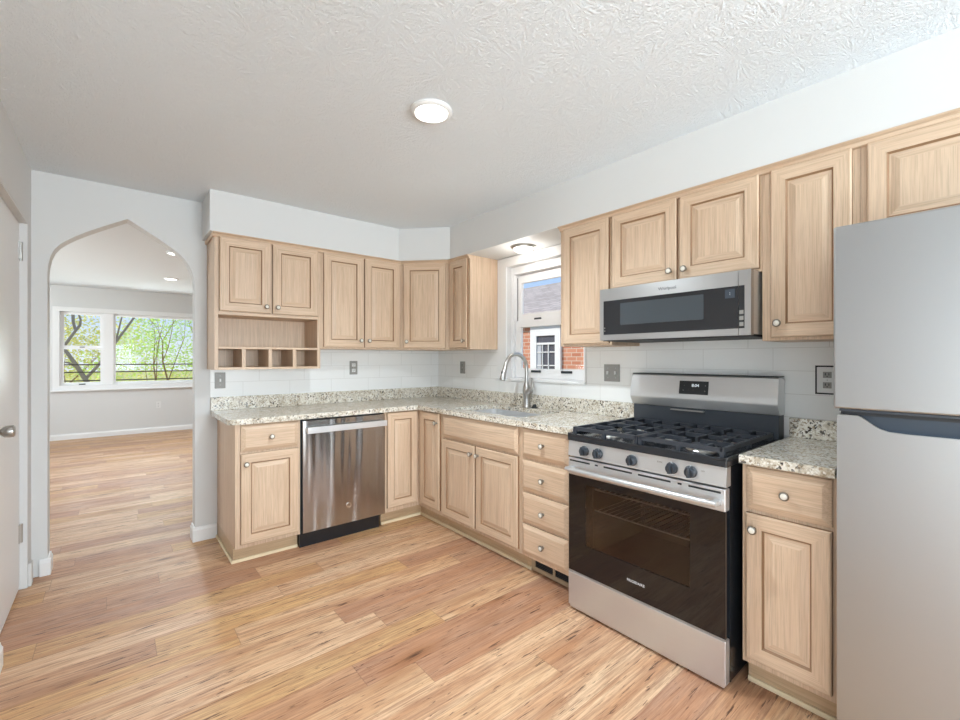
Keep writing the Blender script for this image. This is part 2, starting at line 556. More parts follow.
def plate(bm, outer, holes, fn, thick, mi=0):
    """flat outline with holes, mapped by fn(u, v, w) with w from 0 to thick"""
    tmp = bmesh.new()
    edges = []
    for loop in [outer] + list(holes):
        vv = [tmp.verts.new((u, v, 0)) for u, v in loop]
        edges += [tmp.edges.new((vv[i], vv[(i + 1) % len(vv)])) for i in range(len(vv))]
    bmesh.ops.triangle_fill(tmp, edges=edges, use_beauty=True, use_dissolve=False)
    tmp.verts.index_update()
    base = [(v.co.x, v.co.y) for v in tmp.verts]
    tris = [[v.index for v in f.verts] for f in tmp.faces]
    bnd = [[v.index for v in e.verts] for e in tmp.edges if len(e.link_faces) == 1]
    tmp.free()
    lo = [bm.verts.new(fn(u, v, 0)) for u, v in base]
    hi = [bm.verts.new(fn(u, v, thick)) for u, v in base]
    new = []
    for t in tris:
        new.append(bm.faces.new([lo[i] for i in t]))
        new.append(bm.faces.new([hi[i] for i in reversed(t)]))
    for a, b in bnd:
        new.append(bm.faces.new((lo[a], lo[b], hi[b], hi[a])))
    bmesh.ops.recalc_face_normals(bm, faces=new)
    for f in new:
        f.material_index = mi

def rect(u0, u1, v0, v1):
    return [(u0, v0), (u1, v0), (u1, v1), (u0, v1)]

def rrect(u0, u1, v0, v1, r, n=6):
    pts = []
    for cx, cy, a0 in ((u1 - r, v1 - r, 0), (u0 + r, v1 - r, 90), (u0 + r, v0 + r, 180), (u1 - r, v0 + r, 270)):
        for k in range(n + 1):
            a = math.radians(a0 + 90 * k / n)
            pts.append((cx + r * math.cos(a), cy + r * math.sin(a)))
    return pts

FX = lambda x: (lambda u, v, w: (x + w, u, v))      # u = Y, v = Z, thickness grows in +X
FY = lambda y: (lambda u, v, w: (u, y + w, v))      # u = X, v = Z, thickness grows in +Y
FZ = lambda z: (lambda u, v, w: (u, v, z + w))      # u = X, v = Y

def ob(name, bm, mats, parent=None, loc=(0, 0, 0), rot=(0, 0, 0), smooth=None, recalc=True):
    if recalc:
        bmesh.ops.recalc_face_normals(bm, faces=bm.faces[:])
    me = bpy.data.meshes.new(name)
    bm.to_mesh(me); bm.free()
    for m in (mats if isinstance(mats, (list, tuple)) else [mats]):
        me.materials.append(M[m] if isinstance(m, str) else m)
    if smooth:
        for p in me.polygons:
            p.use_smooth = True
        me.set_sharp_from_angle(angle=math.radians(smooth))
    o = bpy.data.objects.new(name, me)
    COL.objects.link(o)
    o.location = loc; o.rotation_euler = rot
    if parent:
        o.parent = parent
    return o

def thing(name, label, cat, loc=(0, 0, 0), rz=0.0, group=None):
    o = bpy.data.objects.new(name, None)
    o.empty_display_size = 0.05
    COL.objects.link(o)
    o.location = loc; o.rotation_euler = (0, 0, rz)
    return tag(o, label, cat, group)

def tag(o, label, cat, group=None, kind=None):
    o['label'] = label; o['category'] = cat
    if group: o['group'] = group
    if kind: o['kind'] = kind
    return o

def struct(name, bm, mats, label, cat, parent=None, **kw):
    o = ob(name, bm, mats, parent, **kw)
    if parent is None:
        tag(o, label, cat, None, 'structure')
    return o

def bmx(fn, *a, **k):
    bm = bmesh.new(); fn(bm, *a, **k); return bm

def boxes(*bs, bev=0.0):
    bm = bmesh.new()
    for b in bs:
        box(bm, *b, bev=bev)
    return bm

def text_bm(body, size, depth=0.0008, spacing=1.0):
    cu = bpy.data.curves.new('lettering', 'FONT')
    cu.body = body; cu.size = size; cu.extrude = depth; cu.align_x = 'CENTER'; cu.align_y = 'CENTER'
    cu.space_character = spacing
    cu.resolution_u = 3
    o = bpy.data.objects.new('lettering', cu)
    COL.objects.link(o)
    dg = bpy.context.evaluated_depsgraph_get()
    me = bpy.data.meshes.new_from_object(o.evaluated_get(dg))
    bm = bmesh.new(); bm.from_mesh(me)
    bpy.data.meshes.remove(me)
    bpy.data.objects.remove(o); bpy.data.curves.remove(cu)
    return bm

# ------------------------------------------------------------------ structure: kitchen shell
XA, XB2 = -2.60, 3.60           # living room side walls
struct('floor', boxes((XA - 0.1, XB2 + 0.1, YN - 0.1, YFAR + 0.1, -0.06, 0.0)), 'floor',
       'honey-toned wood plank floor running through kitchen and living room', 'floor')
struct('ceiling', boxes((XL - 0.2, XR + 0.2, YN - 0.1, YB + 0.119, ZC, ZC + 0.12)), 'ceiling' if False else 'ceil',
       'white kitchen ceiling with a swirled brush texture', 'ceiling')
struct('ceiling_living', boxes((XA - 0.1, XB2 + 0.1, YB + 0.121, YFAR + 0.1, 2.45, 2.56)), 'ceil2',
       'white rough textured ceiling seen through the archway', 'ceiling')

arch = [(-0.302, 0.0), (-0.302, 1.80)]
arch += [(-0.299, 1.845), (-0.290, 1.895), (-0.275, 1.938), (-0.252, 1.973), (-0.222, 2.003), (-0.182, 2.036),
         (-0.120, 2.080), (-0.040, 2.130), (0.070, 2.196), (0.150, 2.148), (0.235, 2.094), (0.300, 2.050), (0.345, 2.015),
         (0.380, 1.980), (0.406, 1.940), (0.424, 1.895), (0.436, 1.845), (0.441, 1.795)]
arch += [(0.441, 0.0)]
outer = [(XA, 0.0)] + arch + [(XB2, 0.0), (XB2, 2.55), (XA, 2.55)]
bm = bmesh.new(); plate(bm, outer, [], FY(YB), 0.12)
struct('wall_back', bm, 'wall', 'white kitchen wall holding the pointed archway and dishwasher run', 'wall')

bm = bmesh.new()
plate(bm, rect(YN, YB, 0, 2.5), [rect(1.875, 2.66, 1.115, 2.045)], FX(XR), 0.14)
struct('wall_right', bm, 'wall', 'white kitchen wall behind the range and sink window', 'wall')

bm = bmesh.new()
plate(bm, [(YN, 0), (-1.55, 0), (-1.55, 2.04), (0.15, 2.04), (0.15, 0), (2.685, 0), (2.685, 2.055), (3.535, 2.055), (3.535, 0), (YB, 0), (YB, 2.5), (YN, 2.5)],
      [], FX(XL - 0.10), 0.10)
struct('wall_left', bm, 'wall', 'white wall at the left holding the white door', 'wall')
bm = bmesh.new()
plate(bm, rect(XL - 0.1, XR + 0.14, 0, 2.5), [rect(0.0, 2.0, 0.80, 2.10)], FY(YN - 0.1), 0.1)
struct('wall_front', bm, 'wall', 'plain white wall closing the kitchen behind the viewer', 'wall')

# dropped soffit over the wall cabinets
bm = bmesh.new()
plate(bm, [(0.483, YB), (0.483, 3.33), (1.873, 3.33), (2.175, 3.007), (2.175, YN), (XR, YN), (XR, YB)], [], FZ(ZSOF), ZC - ZSOF)
struct('ceiling_soffit', bm, 'wall', 'white dropped soffit running above all the wall cabinets', 'soffit')

# living room shell
bm = bmesh.new()
WZ0, WZ1 = 0.86, 2.045
plate(bm, rect(XA, XB2, 0, 2.5), [rect(-0.655, 1.78, WZ0, WZ1)], FY(YFAR), 0.14)
struct('wall_far', bm, 'wall', 'white living room wall with the wide window beyond the archway', 'wall')
bm = bmesh.new()
plate(bm, rect(YB + 0.12, YFAR, 0, 2.5), [rect(5.5, 8.3, 0.80, 2.10)], FX(XA - 0.1), 0.1)
struct('wall_living_left', bm, 'wall', 'side wall of the living room on the left', 'wall')
struct('wall_living_right', boxes((XB2, XB2 + 0.1, YB + 0.12, YFAR, 0, 2.5)), 'wall', 'side wall of the living room on the right', 'wall')

# baseboards
def baseboard(name, segs, label, h=0.10, t=0.015):
    bm = bmesh.new()
    for (xa, ya), (xb, yb), nx, ny in segs:     # runs along the wall, n points into the room
        d = Vector((xb - xa, yb - ya)); L = d.length; d.normalize()
        prof = [(0, 0), (t, 0), (t, h - 0.022), (t * 0.62, h - 0.012), (t * 0.5, h), (0, h)]
        vs_ = [[bm.verts.new((px + nx * o, py + ny * o, z)) for o, z in prof] for px, py in ((xa, ya), (xb, yb))]
        n = len(prof)
        for i in range(n):
            bm.faces.new((vs_[0][i], vs_[0][(i + 1) % n], vs_[1][(i + 1) % n], vs_[1][i]))
        bm.faces.new(vs_[0]); bm.faces.new(list(reversed(vs_[1])))
    return struct(name, bm, 'trim', label, 'baseboard')
baseboard('baseboard_back', [((-0.335, YB), (-0.287, YB), 0, -1), ((-0.302, YB + 0.0002), (-0.302, YB + 0.1198), 1, 0),
                             ((0.426, YB), (0.574, YB), 0, -1), ((0.441, YB + 0.0002), (0.441, YB + 0.1198), -1, 0)],
          'white baseboard wrapping both jambs of the archway')
baseboard('baseboard_left', [((XL, 0.25), (XL, 2.699), 1, 0), ((XL - 0.0002, 2.6852), (XL - 0.030, 2.6852), 0, 1)],
          'white baseboard on the left wall ending at the door')
baseboard('baseboard_far', [((XA, YFAR), (XB2, YFAR), 0, -1)], 'white baseboard under the living room window', h=0.09)

# backsplash tile
bm = bmesh.new()
box(bm, 0.533, XR, YB - 0.006, YB, 0.915, 1.366)
struct('wall_tile_back', bm, 'tileX', 'white tile backsplash above the dishwasher counter', 'backsplash')
bm = bmesh.new()
plate(bm, [(0.34, 0.915), (3.659, 0.915), (3.659, 1.366), (2.772, 1.366), (2.772, 1.108), (1.862, 1.108), (1.862, 1.40), (0.34, 1.40)], [], FX(XR - 0.006), 0.006)
struct('wall_tile_right', bm, 'tileY', 'white tile backsplash behind the range and sink', 'backsplash')

# ------------------------------------------------------------------ doors and windows
# door_1: white slab in the left wall
dr = ob('door_1', boxes((XL - 0.072, XL - 0.032, 2.700, 3.522, 0.012, 2.040), bev=0.002), 'trim')
tag(dr, 'closed white flush door with a satin lever knob at the far left', 'door', None, 'structure')
def frame3(bm, a):      # jamb lining the opening, with a stop behind the slab
    box(bm, XL - 0.098, XL - 0.001, 3.523, 3.5345, 0, 2.0545)
    box(bm, XL - 0.098, XL - 0.001, 2.6855, 2.698, 0, 2.0545)
    box(bm, XL - 0.098, XL - 0.001, 2.698, 3.523, 2.042, 2.0545)
    box(bm, XL - 0.098, XL - 0.074, 3.50, 3.523, 0, 2.042)
    box(bm, XL - 0.098, XL - 0.074, 2.698, 2.72, 0, 2.042)
    box(bm, XL - 0.098, XL - 0.074, 2.72, 3.50, 2.02, 2.042)
    box(bm, XL + 0.0002, XL + 0.014, 3.536, 3.600, 0, 0.13, bev=0.003)
ob('door_frame', bmx(frame3, 0), 'wall', dr)
for z in (1.885, 0.315):
    bm = bmesh.new()
    box(bm, XL - 0.033, XL - 0.027, 3.492, 3.523, z - 0.05, z + 0.05)
    tube(bm, [(XL - 0.026, 3.5225, z - 0.052), (XL - 0.026, 3.5225, z + 0.052)], 0.008, 10)
    ob('hinge', bm, 'nickel', dr, smooth=40)
bm = bmesh.new()
mt = Matrix.Translation((XL - 0.032, 2.765, 0.972)) @ Matrix.Rotation(PI / 2, 4, 'Y')
lathe(bm, [(0, 0), (0.032, 0), (0.032, 0.005), (0.016, 0.009), (0.012, 0.014), (0.012, 0.030), (0.020, 0.036), (0.0255, 0.044), (0.027, 0.058), (0.0255, 0.070), (0.020, 0.074), (0, 0.075)], 24, mt)
ob('knob', bm, 'nickel', dr, smooth=40)

def sash(name, y0, y1, z0, z1, x0, x1, rails, mat='vinyl', parent=None, axis='X'):
    """frame ring with a pane; rails = (left, right, bottom, top) widths"""
    l, r, b, t = rails
    bm = bmesh.new()
    f = FX(x0) if axis == 'X' else FY(x0)
    plate(bm, rect(y0, y1, z0, z1), [rect(y0 + l, y1 - r, z0 + b, z1 - t)], f, x1 - x0)
    s = ob(name, bm, mat, parent)
    bm = bmesh.new()
    xm = (x0 + x1) / 2
    plate(bm, rect(y0 + l, y1 - r, z0 + b, z1 - t), [], FX(xm - 0.002) if axis == 'X' else FY(xm - 0.002), 0.004)
    ob('pane', bm, 'glass', s)
    return s

# window_1: double-hung over the sink
bm = bmesh.new()
plate(bm, rect(1.876, 2.659, 1.116, 2.044), [rect(1.886, 2.630, 1.132, 1.985)], FX(XR + 0.045), 0.085)
w1 = struct('window_1', bm, 'vinyl', 'white double-hung kitchen window over the sink', 'window')
sash('upper_sash', 1.888, 2.622, 1.600, 1.975, XR + 0.090, XR + 0.118, (0.040, 0.038, 0.055, 0.063), parent=w1)
sash('lower_sash', 1.888, 2.620, 1.134, 1.598, XR + 0.058, XR + 0.086, (0.028, 0.060, 0.074, 0.055), parent=w1)
ob('sash_lock', boxes((XR + 0.066, XR + 0.089, 2.36, 2.42, 1.5985, 1.613), bev=0.003), 'charcoal', w1)
for y in (2.385, 2.08):
    ob('sash_lift', boxes((XR + 0.046, XR + 0.058, y - 0.05, y + 0.05, 1.178, 1.196), bev=0.003), 'charcoal', w1)
ob('track', boxes((XR + 0.088, XR + 0.094, 2.6225, 2.629, 1.60, 1.96)), 'charcoal', w1)
bm = bmesh.new()
box(bm, XR - 0.014, XR, 2.660, 2.766, 1.124, 2.118, bev=0.003)
box(bm, XR - 0.016, XR, 1.862, 2.660, 2.046, 2.118, bev=0.003)
box(bm, XR - 0.010, XR, 1.863, 1.875, 1.124, 2.045)
box(bm, XR - 0.022, XR + 0.044, 1.862, 2.78, 1.108, 1.1235, bev=0.003)
ob('casing', bm, 'trim', w1)

# window_2: wide picture window with double-hung wings, living room
bm = bmesh.new()
yo = YFAR - 0.02
plate(bm, rect(-0.735, 1.86, 0.79, 2.115), [rect(-0.654, 1.779, 0.861, 2.044)], FY(yo), 0.02)
w2 = struct('window_2', bm, 'trim', 'wide white living room window seen through the archway', 'window')
ob('window_sill', boxes((-0.76, 1.885, YFAR - 0.055, YFAR - 0.0005, 0.768, 0.79), bev=0.004), 'trim', w2)
ob('mullion', boxes((-0.125, 0.0, YFAR + 0.01, YFAR + 0.11, 0.862, 2.043)), 'vinyl', w2)
ob('mullion', boxes((1.16, 1.285, YFAR + 0.01, YFAR + 0.11, 0.862, 2.043)), 'vinyl', w2)
for a, b in ((-0.653, -0.126), (1.286, 1.778)):
    sash('lower_sash', a, b, 0.862, 1.472, YFAR + 0.030, YFAR + 0.060, (0.045, 0.040, 0.045, 0.030), parent=w2, axis='Y')
    sash('upper_sash', a, b, 1.474, 2.043, YFAR + 0.064, YFAR + 0.094, (0.050, 0.045, 0.030, 0.040), parent=w2, axis='Y')
    ob('sash_lift', boxes(((a + b) / 2 - 0.04, (a + b) / 2 + 0.04, YFAR + 0.018, YFAR + 0.030, 0.868, 0.884)), 'charcoal', w2)
    ob('sash_lock', boxes(((a + b) / 2 - 0.03, (a + b) / 2 + 0.03, YFAR + 0.040, YFAR + 0.063, 1.4725, 1.484)), 'charcoal', w2)
sash('picture_sash', 0.001, 1.159, 0.862, 2.043, YFAR + 0.05, YFAR + 0.085, (0.03, 0.03, 0.04, 0.04), parent=w2, axis='Y')

# added_patio_door: unseen glazed opening in the left wall, added to let light in
bm = bmesh.new()
plate(bm, rect(-1.549, 0.149, 0.0, 2.039), [rect(-1.47, -0.74, 0.08, 1.97), rect(-0.66, 0.07, 0.08, 1.97)], FX(XL - 0.09), 0.07)
d2 = struct('added_patio_door', bm, 'vinyl', 'unseen glazed patio door added behind the viewer to let light in', 'door')
for a, b in ((-1.47, -0.74), (-0.66, 0.07)):
    bm = bmesh.new(); plate(bm, rect(a, b, 0.08, 1.97), [], FX(XL - 0.056), 0.005)
    ob('pane', bm, 'glass', d2)

# added_window_side: side window added out of view to light the living room
bm = bmesh.new()
plate(bm, rect(5.501, 8.299, 0.801, 2.099), [rect(5.56, 6.87, 0.86, 2.04), rect(6.93, 8.24, 0.86, 2.04)], FX(XA - 0.08), 0.05)
w4 = struct('added_window_side', bm, 'vinyl', 'unseen wide window added in the living room side wall for light', 'window')
for a, b in ((5.56, 6.87), (6.93, 8.24)):
    bm = bmesh.new(); plate(bm, rect(a, b, 0.86, 2.04), [], FX(XA - 0.057), 0.004)
    ob('pane', bm, 'glass', w4)

# added_window_rear: unseen wide window added in the rear wall for light
bm = bmesh.new()
plate(bm, rect(0.001, 1.999, 0.801, 2.099), [rect(0.06, 0.97, 0.86, 2.04), rect(1.03, 1.94, 0.86, 2.04)], FY(YN - 0.08), 0.05)
w3 = struct('added_window_rear', bm, 'vinyl', 'unseen wide window added behind the viewer for light', 'window')
for a, b in ((0.06, 0.97), (1.03, 1.94)):
    bm = bmesh.new(); plate(bm, rect(a, b, 0.86, 2.04), [], FY(YN - 0.057), 0.004)
    ob('pane', bm, 'glass', w3)

# ------------------------------------------------------------------ cabinets
def door_bm(w, h, kind):
    """raised-panel door or drawer front: back at y=0, face at y=-0.020; slots: 0 upright grain, 1 cross grain, 2 routed edge darkened as a shadow line"""
    T = 0.020
    if kind == 'drawer':
        s = min(0.026, h * 0.2)
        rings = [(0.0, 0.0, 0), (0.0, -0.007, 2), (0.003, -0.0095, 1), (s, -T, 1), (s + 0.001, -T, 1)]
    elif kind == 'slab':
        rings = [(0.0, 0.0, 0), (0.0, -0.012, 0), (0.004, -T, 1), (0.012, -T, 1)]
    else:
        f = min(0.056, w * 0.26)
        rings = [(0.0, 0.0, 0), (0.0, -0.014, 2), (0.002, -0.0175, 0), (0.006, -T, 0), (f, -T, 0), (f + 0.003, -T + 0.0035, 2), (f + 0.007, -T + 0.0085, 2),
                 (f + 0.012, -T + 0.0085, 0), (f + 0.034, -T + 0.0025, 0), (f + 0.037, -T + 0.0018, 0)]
    bm = bmesh.new()
    R = []
    for i, y, m in rings:
        R.append([bm.verts.new(c) for c in ((i, y, i), (w - i, y, i), (w - i, y, h - i), (i, y, h - i))])
    for n, (a, b) in enumerate(zip(R, R[1:])):
        m = rings[n + 1][2]
        for k in range(4):
            k2 = (k + 1) % 4
            f = bm.faces.new((a[k], a[k2], b[k2], b[k]))
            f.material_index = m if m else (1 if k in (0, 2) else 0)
    f = bm.faces.new(R[-1]); f.material_index = 1 if kind in ('drawer', 'slab') else 0
    f = bm.faces.new(list(reversed(R[0])))
    return bm

KNOB = None
def knob(parent, x, z):
    global KNOB
    if KNOB is None:
        bm = bmesh.new()
        mt = Matrix.Rotation(PI / 2, 4, 'X')
        lathe(bm, [(0, 0), (0.009, 0), (0.007, 0.004), (0.006, 0.010), (0.010, 0.014), (0.0155, 0.018), (0.0165, 0.022), (0.0150, 0.026), (0.0118, 0.0272), (0.0112, 0.0262), (0.008, 0.0285), (0, 0.0295)],
              20, mt, mis=[0] * 9 + [1] * 2)
        k = ob('knob', bm, ['pewter', 'cream'], parent, loc=(x, -0.020, z), smooth=50)
        KNOB = k
        return k
    k = KNOB.copy(); COL.objects.link(k)
    k.parent = parent; k.location = (x, -0.020, z)
    return k

def front(root, name, x0, x1, z0, z1, kind, kn=None):
    """door or drawer front on the face of a cabinet; kn = knob position from its lower left corner"""
    d = ob(name, door_bm(x1 - x0, z1 - z0, kind), ['oakz', 'oakx', 'oakshade'], root, loc=(x0, 0, z0))
    if kn:
        knob(d, kn[0], kn[1])
    return d

UD = 0.304       # wall cabinet depth to the face
def crown(root, w, left_end=False, right_end=False, depth=UD):
    """small moulding under the soffit"""
    bm = bmesh.new()
    xl = -0.012 if left_end else 0.0
    xr = w + (0.012 if right_end else 0)
    prof = [(0.0, -0.030), (-0.012, -0.026), (-0.018, -0.012), (-0.036, -0.005), (-0.036, -0.0005), (0.0, -0.0005)]
    z1 = ZSOF
    a = [bm.verts.new((xl if y == 0 else xl, y, z1 + z)) for y, z in prof]
    b = [bm.verts.new((xr, y, z1 + z)) for y, z in prof]
    n = len(prof)
    for i in range(n):
        bm.faces.new((a[i], a[(i + 1) % n], b[(i + 1) % n], b[i]))
    bm.faces.new(a); bm.faces.new(list(reversed(b)))
    if left_end:
        box(bm, -0.012, -0.0005, 0.0, depth, z1 - 0.026, z1 - 0.0005)
    if right_end:
        box(bm, w + 0.0005, w + 0.012, 0.0, depth, z1 - 0.026, z1 - 0.0005)
    # moulding sits in cabinet space whose origin height is subtracted below
    bmesh.ops.translate(bm, verts=bm.verts[:], vec=(0, 0, -root.location.z))
    return ob('crown_molding', bm, 'oakx', root)

BACKRZ, RIGHTRZ = 0.0, -PI / 2
def wall_cab(label, run, start, w, z0, fronts, left_end=False, right_end=False, hollow=None):
    loc = (start, YB - UD - 0.001, z0) if run == 'back' else (XR - UD - 0.001, start, z0)
    r = thing('wall_cabinet', label, 'cabinet', loc, BACKRZ if run == 'back' else RIGHTRZ, 'pale oak wall cabinets')
    h = ZSOF - 0.001 - z0
    g = 0.0004
    if hollow is None:
        ob('carcass', boxes((g, w - g, 0, UD, 0, h)), 'oakz', r)
    for f in fronts:
        front(r, *f)
    crown(r, w, left_end, right_end)
    return r, h

Z0U = 1.365
DT, DB = 2.101 - Z0U, 1.378 - Z0U
# 1: cabinet with open shelf and cubbies (left end of the dishwasher wall)
wA = 0.700
A, hA = wall_cab('pale oak wall cabinet with open shelf and four cubbyholes below its doors', 'back', 0.513, wA, 1.213,
                 [('door', 0.027, 0.343, 1.606 - 1.213, 2.101 - 1.213, 'door', (0.316 - 0.03, 0.045)),
                  ('door', 0.357, 0.679, 1.606 - 1.213, 2.101 - 1.213, 'door', (0.03, 0.045))], left_end=True, hollow=True)
zo, zs = 1.583 - 1.213, 1.369 - 1.213
bm = bmesh.new()
box(bm, 0.0004, 0.022, 0.0, UD, 0.0, hA)
box(bm, wA - 0.022, wA - 0.0004, 0.0, UD, 0.0, hA)
box(bm, 0.022, wA - 0.022, 0.004, UD, zo + 0.0, hA)
box(bm, 0.022, wA - 0.022, UD - 0.012, UD, 0.0, zo)
ob('carcass', bm, 'oakz', A)
bm = bmesh.new()
box(bm, 0.023, wA - 0.023, 0.0, UD - 0.0125, zs - 0.016, zs, bev=0.002)
ob('shelf', bm, 'oakx', A)
bm = bmesh.new()
box(bm, 0.023, wA - 0.023, 0.0, UD - 0.0125, 0.0, 0.016, bev=0.001)
ob('bottom_panel', bm, 'oakx', A)
for c in (0.176, 0.345, 0.511):
    ob('divider', boxes((c - 0.012, c + 0.012, 0.0, UD - 0.0125, 0.0162, zs - 0.0162), bev=0.001), 'oakz', A)
ob('face_rail', boxes((0.023, wA - 0.023, -0.001, 0.0035, zo + 0.0005, zo + 0.020)), 'oakx', A)
# 2: two-door cabinet beside it
wall_cab('pale oak two-door wall cabinet between the cubbyhole cabinet and the corner', 'back', 1.213, 0.692, Z0U,
         [('door', 0.022, 0.347, DB, DT, 'door', (0.325 - 0.03, 0.055)), ('door', 0.357, 0.674, DB, DT, 'door', (0.03, 0.055))])
# 3: diagonal corner cabinet
Pa, Pb = Vector((1.9055, YB - UD - 0.001)), Vector((XR - UD - 0.001, 3.0555))
dw = (Pb - Pa).length; da = math.atan2(Pb.y - Pa.y, Pb.x - Pa.x)
Cc = thing('wall_cabinet', 'pale oak wall cabinet set diagonally across the room corner', 'cabinet', (Pa.x, Pa.y, Z0U), da, 'pale oak wall cabinets')
inv = Matrix.Rotation(-da, 2)
loc2 = lambda x, y: tuple(inv @ (Vector((x, y)) - Pa))
bm = bmesh.new()
plate(bm, [loc2(*p) for p in ((Pa.x, Pa.y), (Pb.x, Pb.y), (XR - 0.001, Pb.y), (XR - 0.001, YB - 0.001), (Pa.x, YB - 0.001))], [], FZ(0), ZSOF - 0.001 - Z0U)
ob('carcass', bm, 'oakz', Cc)
front(Cc, 'door', 0.030, dw - 0.030, DB, DT, 'door', (0.035, 0.055))
crown(Cc, dw)
# 4: narrow one between corner and sink window
wall_cab('narrow pale oak wall cabinet between the corner and the sink window', 'right', 3.055, 0.285, Z0U,
         [('door', 0.026, 0.262, DB, DT, 'door', (0.236 - 0.03, 0.055))], right_end=False)
# 5: single door right of the window
wall_cab('single-door pale oak wall cabinet between the sink window and the microwave', 'right', 1.836, 0.375, Z0U,
         [('door', 0.030, 0.363, DB, DT, 'door', None)])
# 6: above the microwave
z6 = 1.674
wall_cab('short pale oak two-door wall cabinet directly above the microwave', 'right', 1.4605, 0.764, z6,
         [('door', 0.011, 0.386, 1.687 - z6, 2.101 - z6, 'door', (0.375 - 0.03, 0.045)), ('door', 0.401, 0.756, 1.687 - z6, 2.101 - z6, 'door', (0.03, 0.045))])
# 7: tall one right of microwave
wall_cab('single-door pale oak wall cabinet between the microwave and the refrigerator', 'right', 0.696, 0.334, Z0U,
         [('door', 0.036, 0.310, DB, DT, 'door', (0.030, 0.060))])
# 8: above the fridge
z8 = 1.735
wall_cab('wide pale oak wall cabinet above the refrigerator', 'right', 0.3615, 0.915, z8,
         [('door', 0.019, 0.450, 0.013, 2.101 - z8, 'door', (0.401, 0.045)), ('door', 0.465, 0.896, 0.013, 2.101 - z8, 'door', (0.03, 0.045))])

# base cabinets: face plane 0.61 from the wall
BD = 0.609
BFY, BFX = YB - 0.61, XR - 0.61
ZT = 0.8795
def base_cab(label, run, start, w, fronts, left_end=False, kick_from=0.0, kick_to=None, kick=True):
    loc = (start, BFY, 0) if run == 'back' else (BFX, start, 0)
    r = thing('base_cabinet', label, 'cabinet', loc, BACKRZ if run == 'back' else RIGHTRZ, 'pale oak base cabinets')
    g = 0.0004
    if 'sink' in label:
        bm = boxes((g, w - g, 0, 0.019, 0.105, ZT), (g, 0.018, 0.019, BD, 0.105, ZT), (w - 0.018, w - g, 0.019, BD, 0.105, ZT),
                   (0.018, w - 0.018, 0.019, BD, 0.105, 0.123), (0.018, w - 0.018, BD - 0.006, BD, 0.123, ZT))
    else:
        bm = boxes((g, w - g, 0, BD, 0.105, ZT))
    ob('carcass', bm, 'oakz', r)
    for f in fronts:
        front(r, *f)
    if kick:
        kt = kick_to if kick_to is not None else w
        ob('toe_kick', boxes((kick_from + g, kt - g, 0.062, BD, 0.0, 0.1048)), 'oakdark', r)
        ob('shoe_molding', boxes((kick_from + g - (0.012 if left_end else 0), kt - g, 0.050, 0.0618, 0.0, 0.020), *([(-0.0115, -0.0002, 0.0618, BD, 0.0, 0.020)] if left_end else []), bev=0.003), 'shoe', r)
    return r
DRB, DRT, DB1, DT1 = 0.706, 0.870, 0.130, 0.692
base_cab('pale oak base cabinet with one drawer and one door left of the dishwasher', 'back', 0.577, 0.390,
         [('drawer_front', 0.029, 0.376, DRB, DRT, 'drawer', (0.175, 0.082)), ('door', 0.029, 0.376, DB1, DT1, 'door', (0.028, 0.562 - 0.062))], left_end=True)
# corner base: L-shaped carcass with a two-leaf door
xc = 1.592
yc = 2.722
K = thing('base_cabinet', 'pale oak corner base cabinet with two door leaves meeting in the inner corner', 'cabinet', (xc, BFY, 0), 0, 'pale oak base cabinets')
L_ = lambda pts: [(x - xc, y - BFY) for x, y in pts]
bm = bmesh.new()
plate(bm, L_([(xc + 0.0004, BFY), (BFX, BFY), (BFX, yc + 0.0004), (XR - 0.001, yc + 0.0004), (XR - 0.001, YB - 0.001), (xc + 0.0004, YB - 0.001)]), [], FZ(0.105), ZT - 0.105)
ob('carcass', bm, 'oakz', K)
bm = bmesh.new()
plate(bm, L_([(xc + 0.0004, BFY + 0.062), (BFX + 0.062, BFY + 0.062), (BFX + 0.062, yc + 0.0004), (XR - 0.001, yc + 0.0004), (XR - 0.001, YB - 0.001), (xc + 0.0004, YB - 0.001)]), [], FZ(0), 0.1048)
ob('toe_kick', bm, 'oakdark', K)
bm = bmesh.new()
plate(bm, L_([(xc + 0.0004, BFY + 0.050), (BFX + 0.050, BFY + 0.050), (BFX + 0.050, yc + 0.0004), (BFX + 0.0618, yc + 0.0004), (BFX + 0.0618, BFY + 0.0618), (xc + 0.0004, BFY + 0.0618)]), [], FZ(0), 0.020)
ob('shoe_molding', bm, 'shoe', K)
front(K, 'door', 1.612 - xc, 1.877 - xc, 0.140, 0.872, 'door')
d = front(K, 'door', 0, 0.265, 0.140, 0.872, 'door', (0.235, 0.66))
d.location = (BFX - xc, 3.005 - BFY, 0.140); d.rotation_euler = (0, 0, -PI / 2)

base_cab('pale oak sink base cabinet with a false drawer front over two doors', 'right', 2.7215, 0.826,
         [('false_front', 0.018, 0.814, DRB, DRT, 'drawer'), ('door', 0.018, 0.401, DB1, DT1, 'door', (0.383 - 0.028, 0.505)),
          ('door', 0.415, 0.816, DB1, DT1, 'door', (0.028, 0.505))])
base_cab('pale oak base cabinet with four stacked drawers beside the range', 'right', 1.8952, 0.410,
         [('drawer_front', 0.022, 0.376, 0.700, 0.870, 'drawer', (0.177, 0.088)), ('drawer_front', 0.022, 0.376, 0.502, 0.682, 'drawer', (0.177, 0.086)),
          ('drawer_front', 0.022, 0.376, 0.312, 0.489, 'drawer', (0.177, 0.086)), ('drawer_front', 0.022, 0.376, 0.122, 0.300, 'drawer', (0.177, 0.088))],
         kick_to=0.038)
base_cab('pale oak base cabinet with one drawer and one door between range and refrigerator', 'right', 0.668, 0.298,
         [('drawer_front', 0.016, 0.283, DRB, DRT, 'drawer', (0.134, 0.082)), ('door', 0.016, 0.283, DB1, DT1, 'door', (0.030, 0.505))])

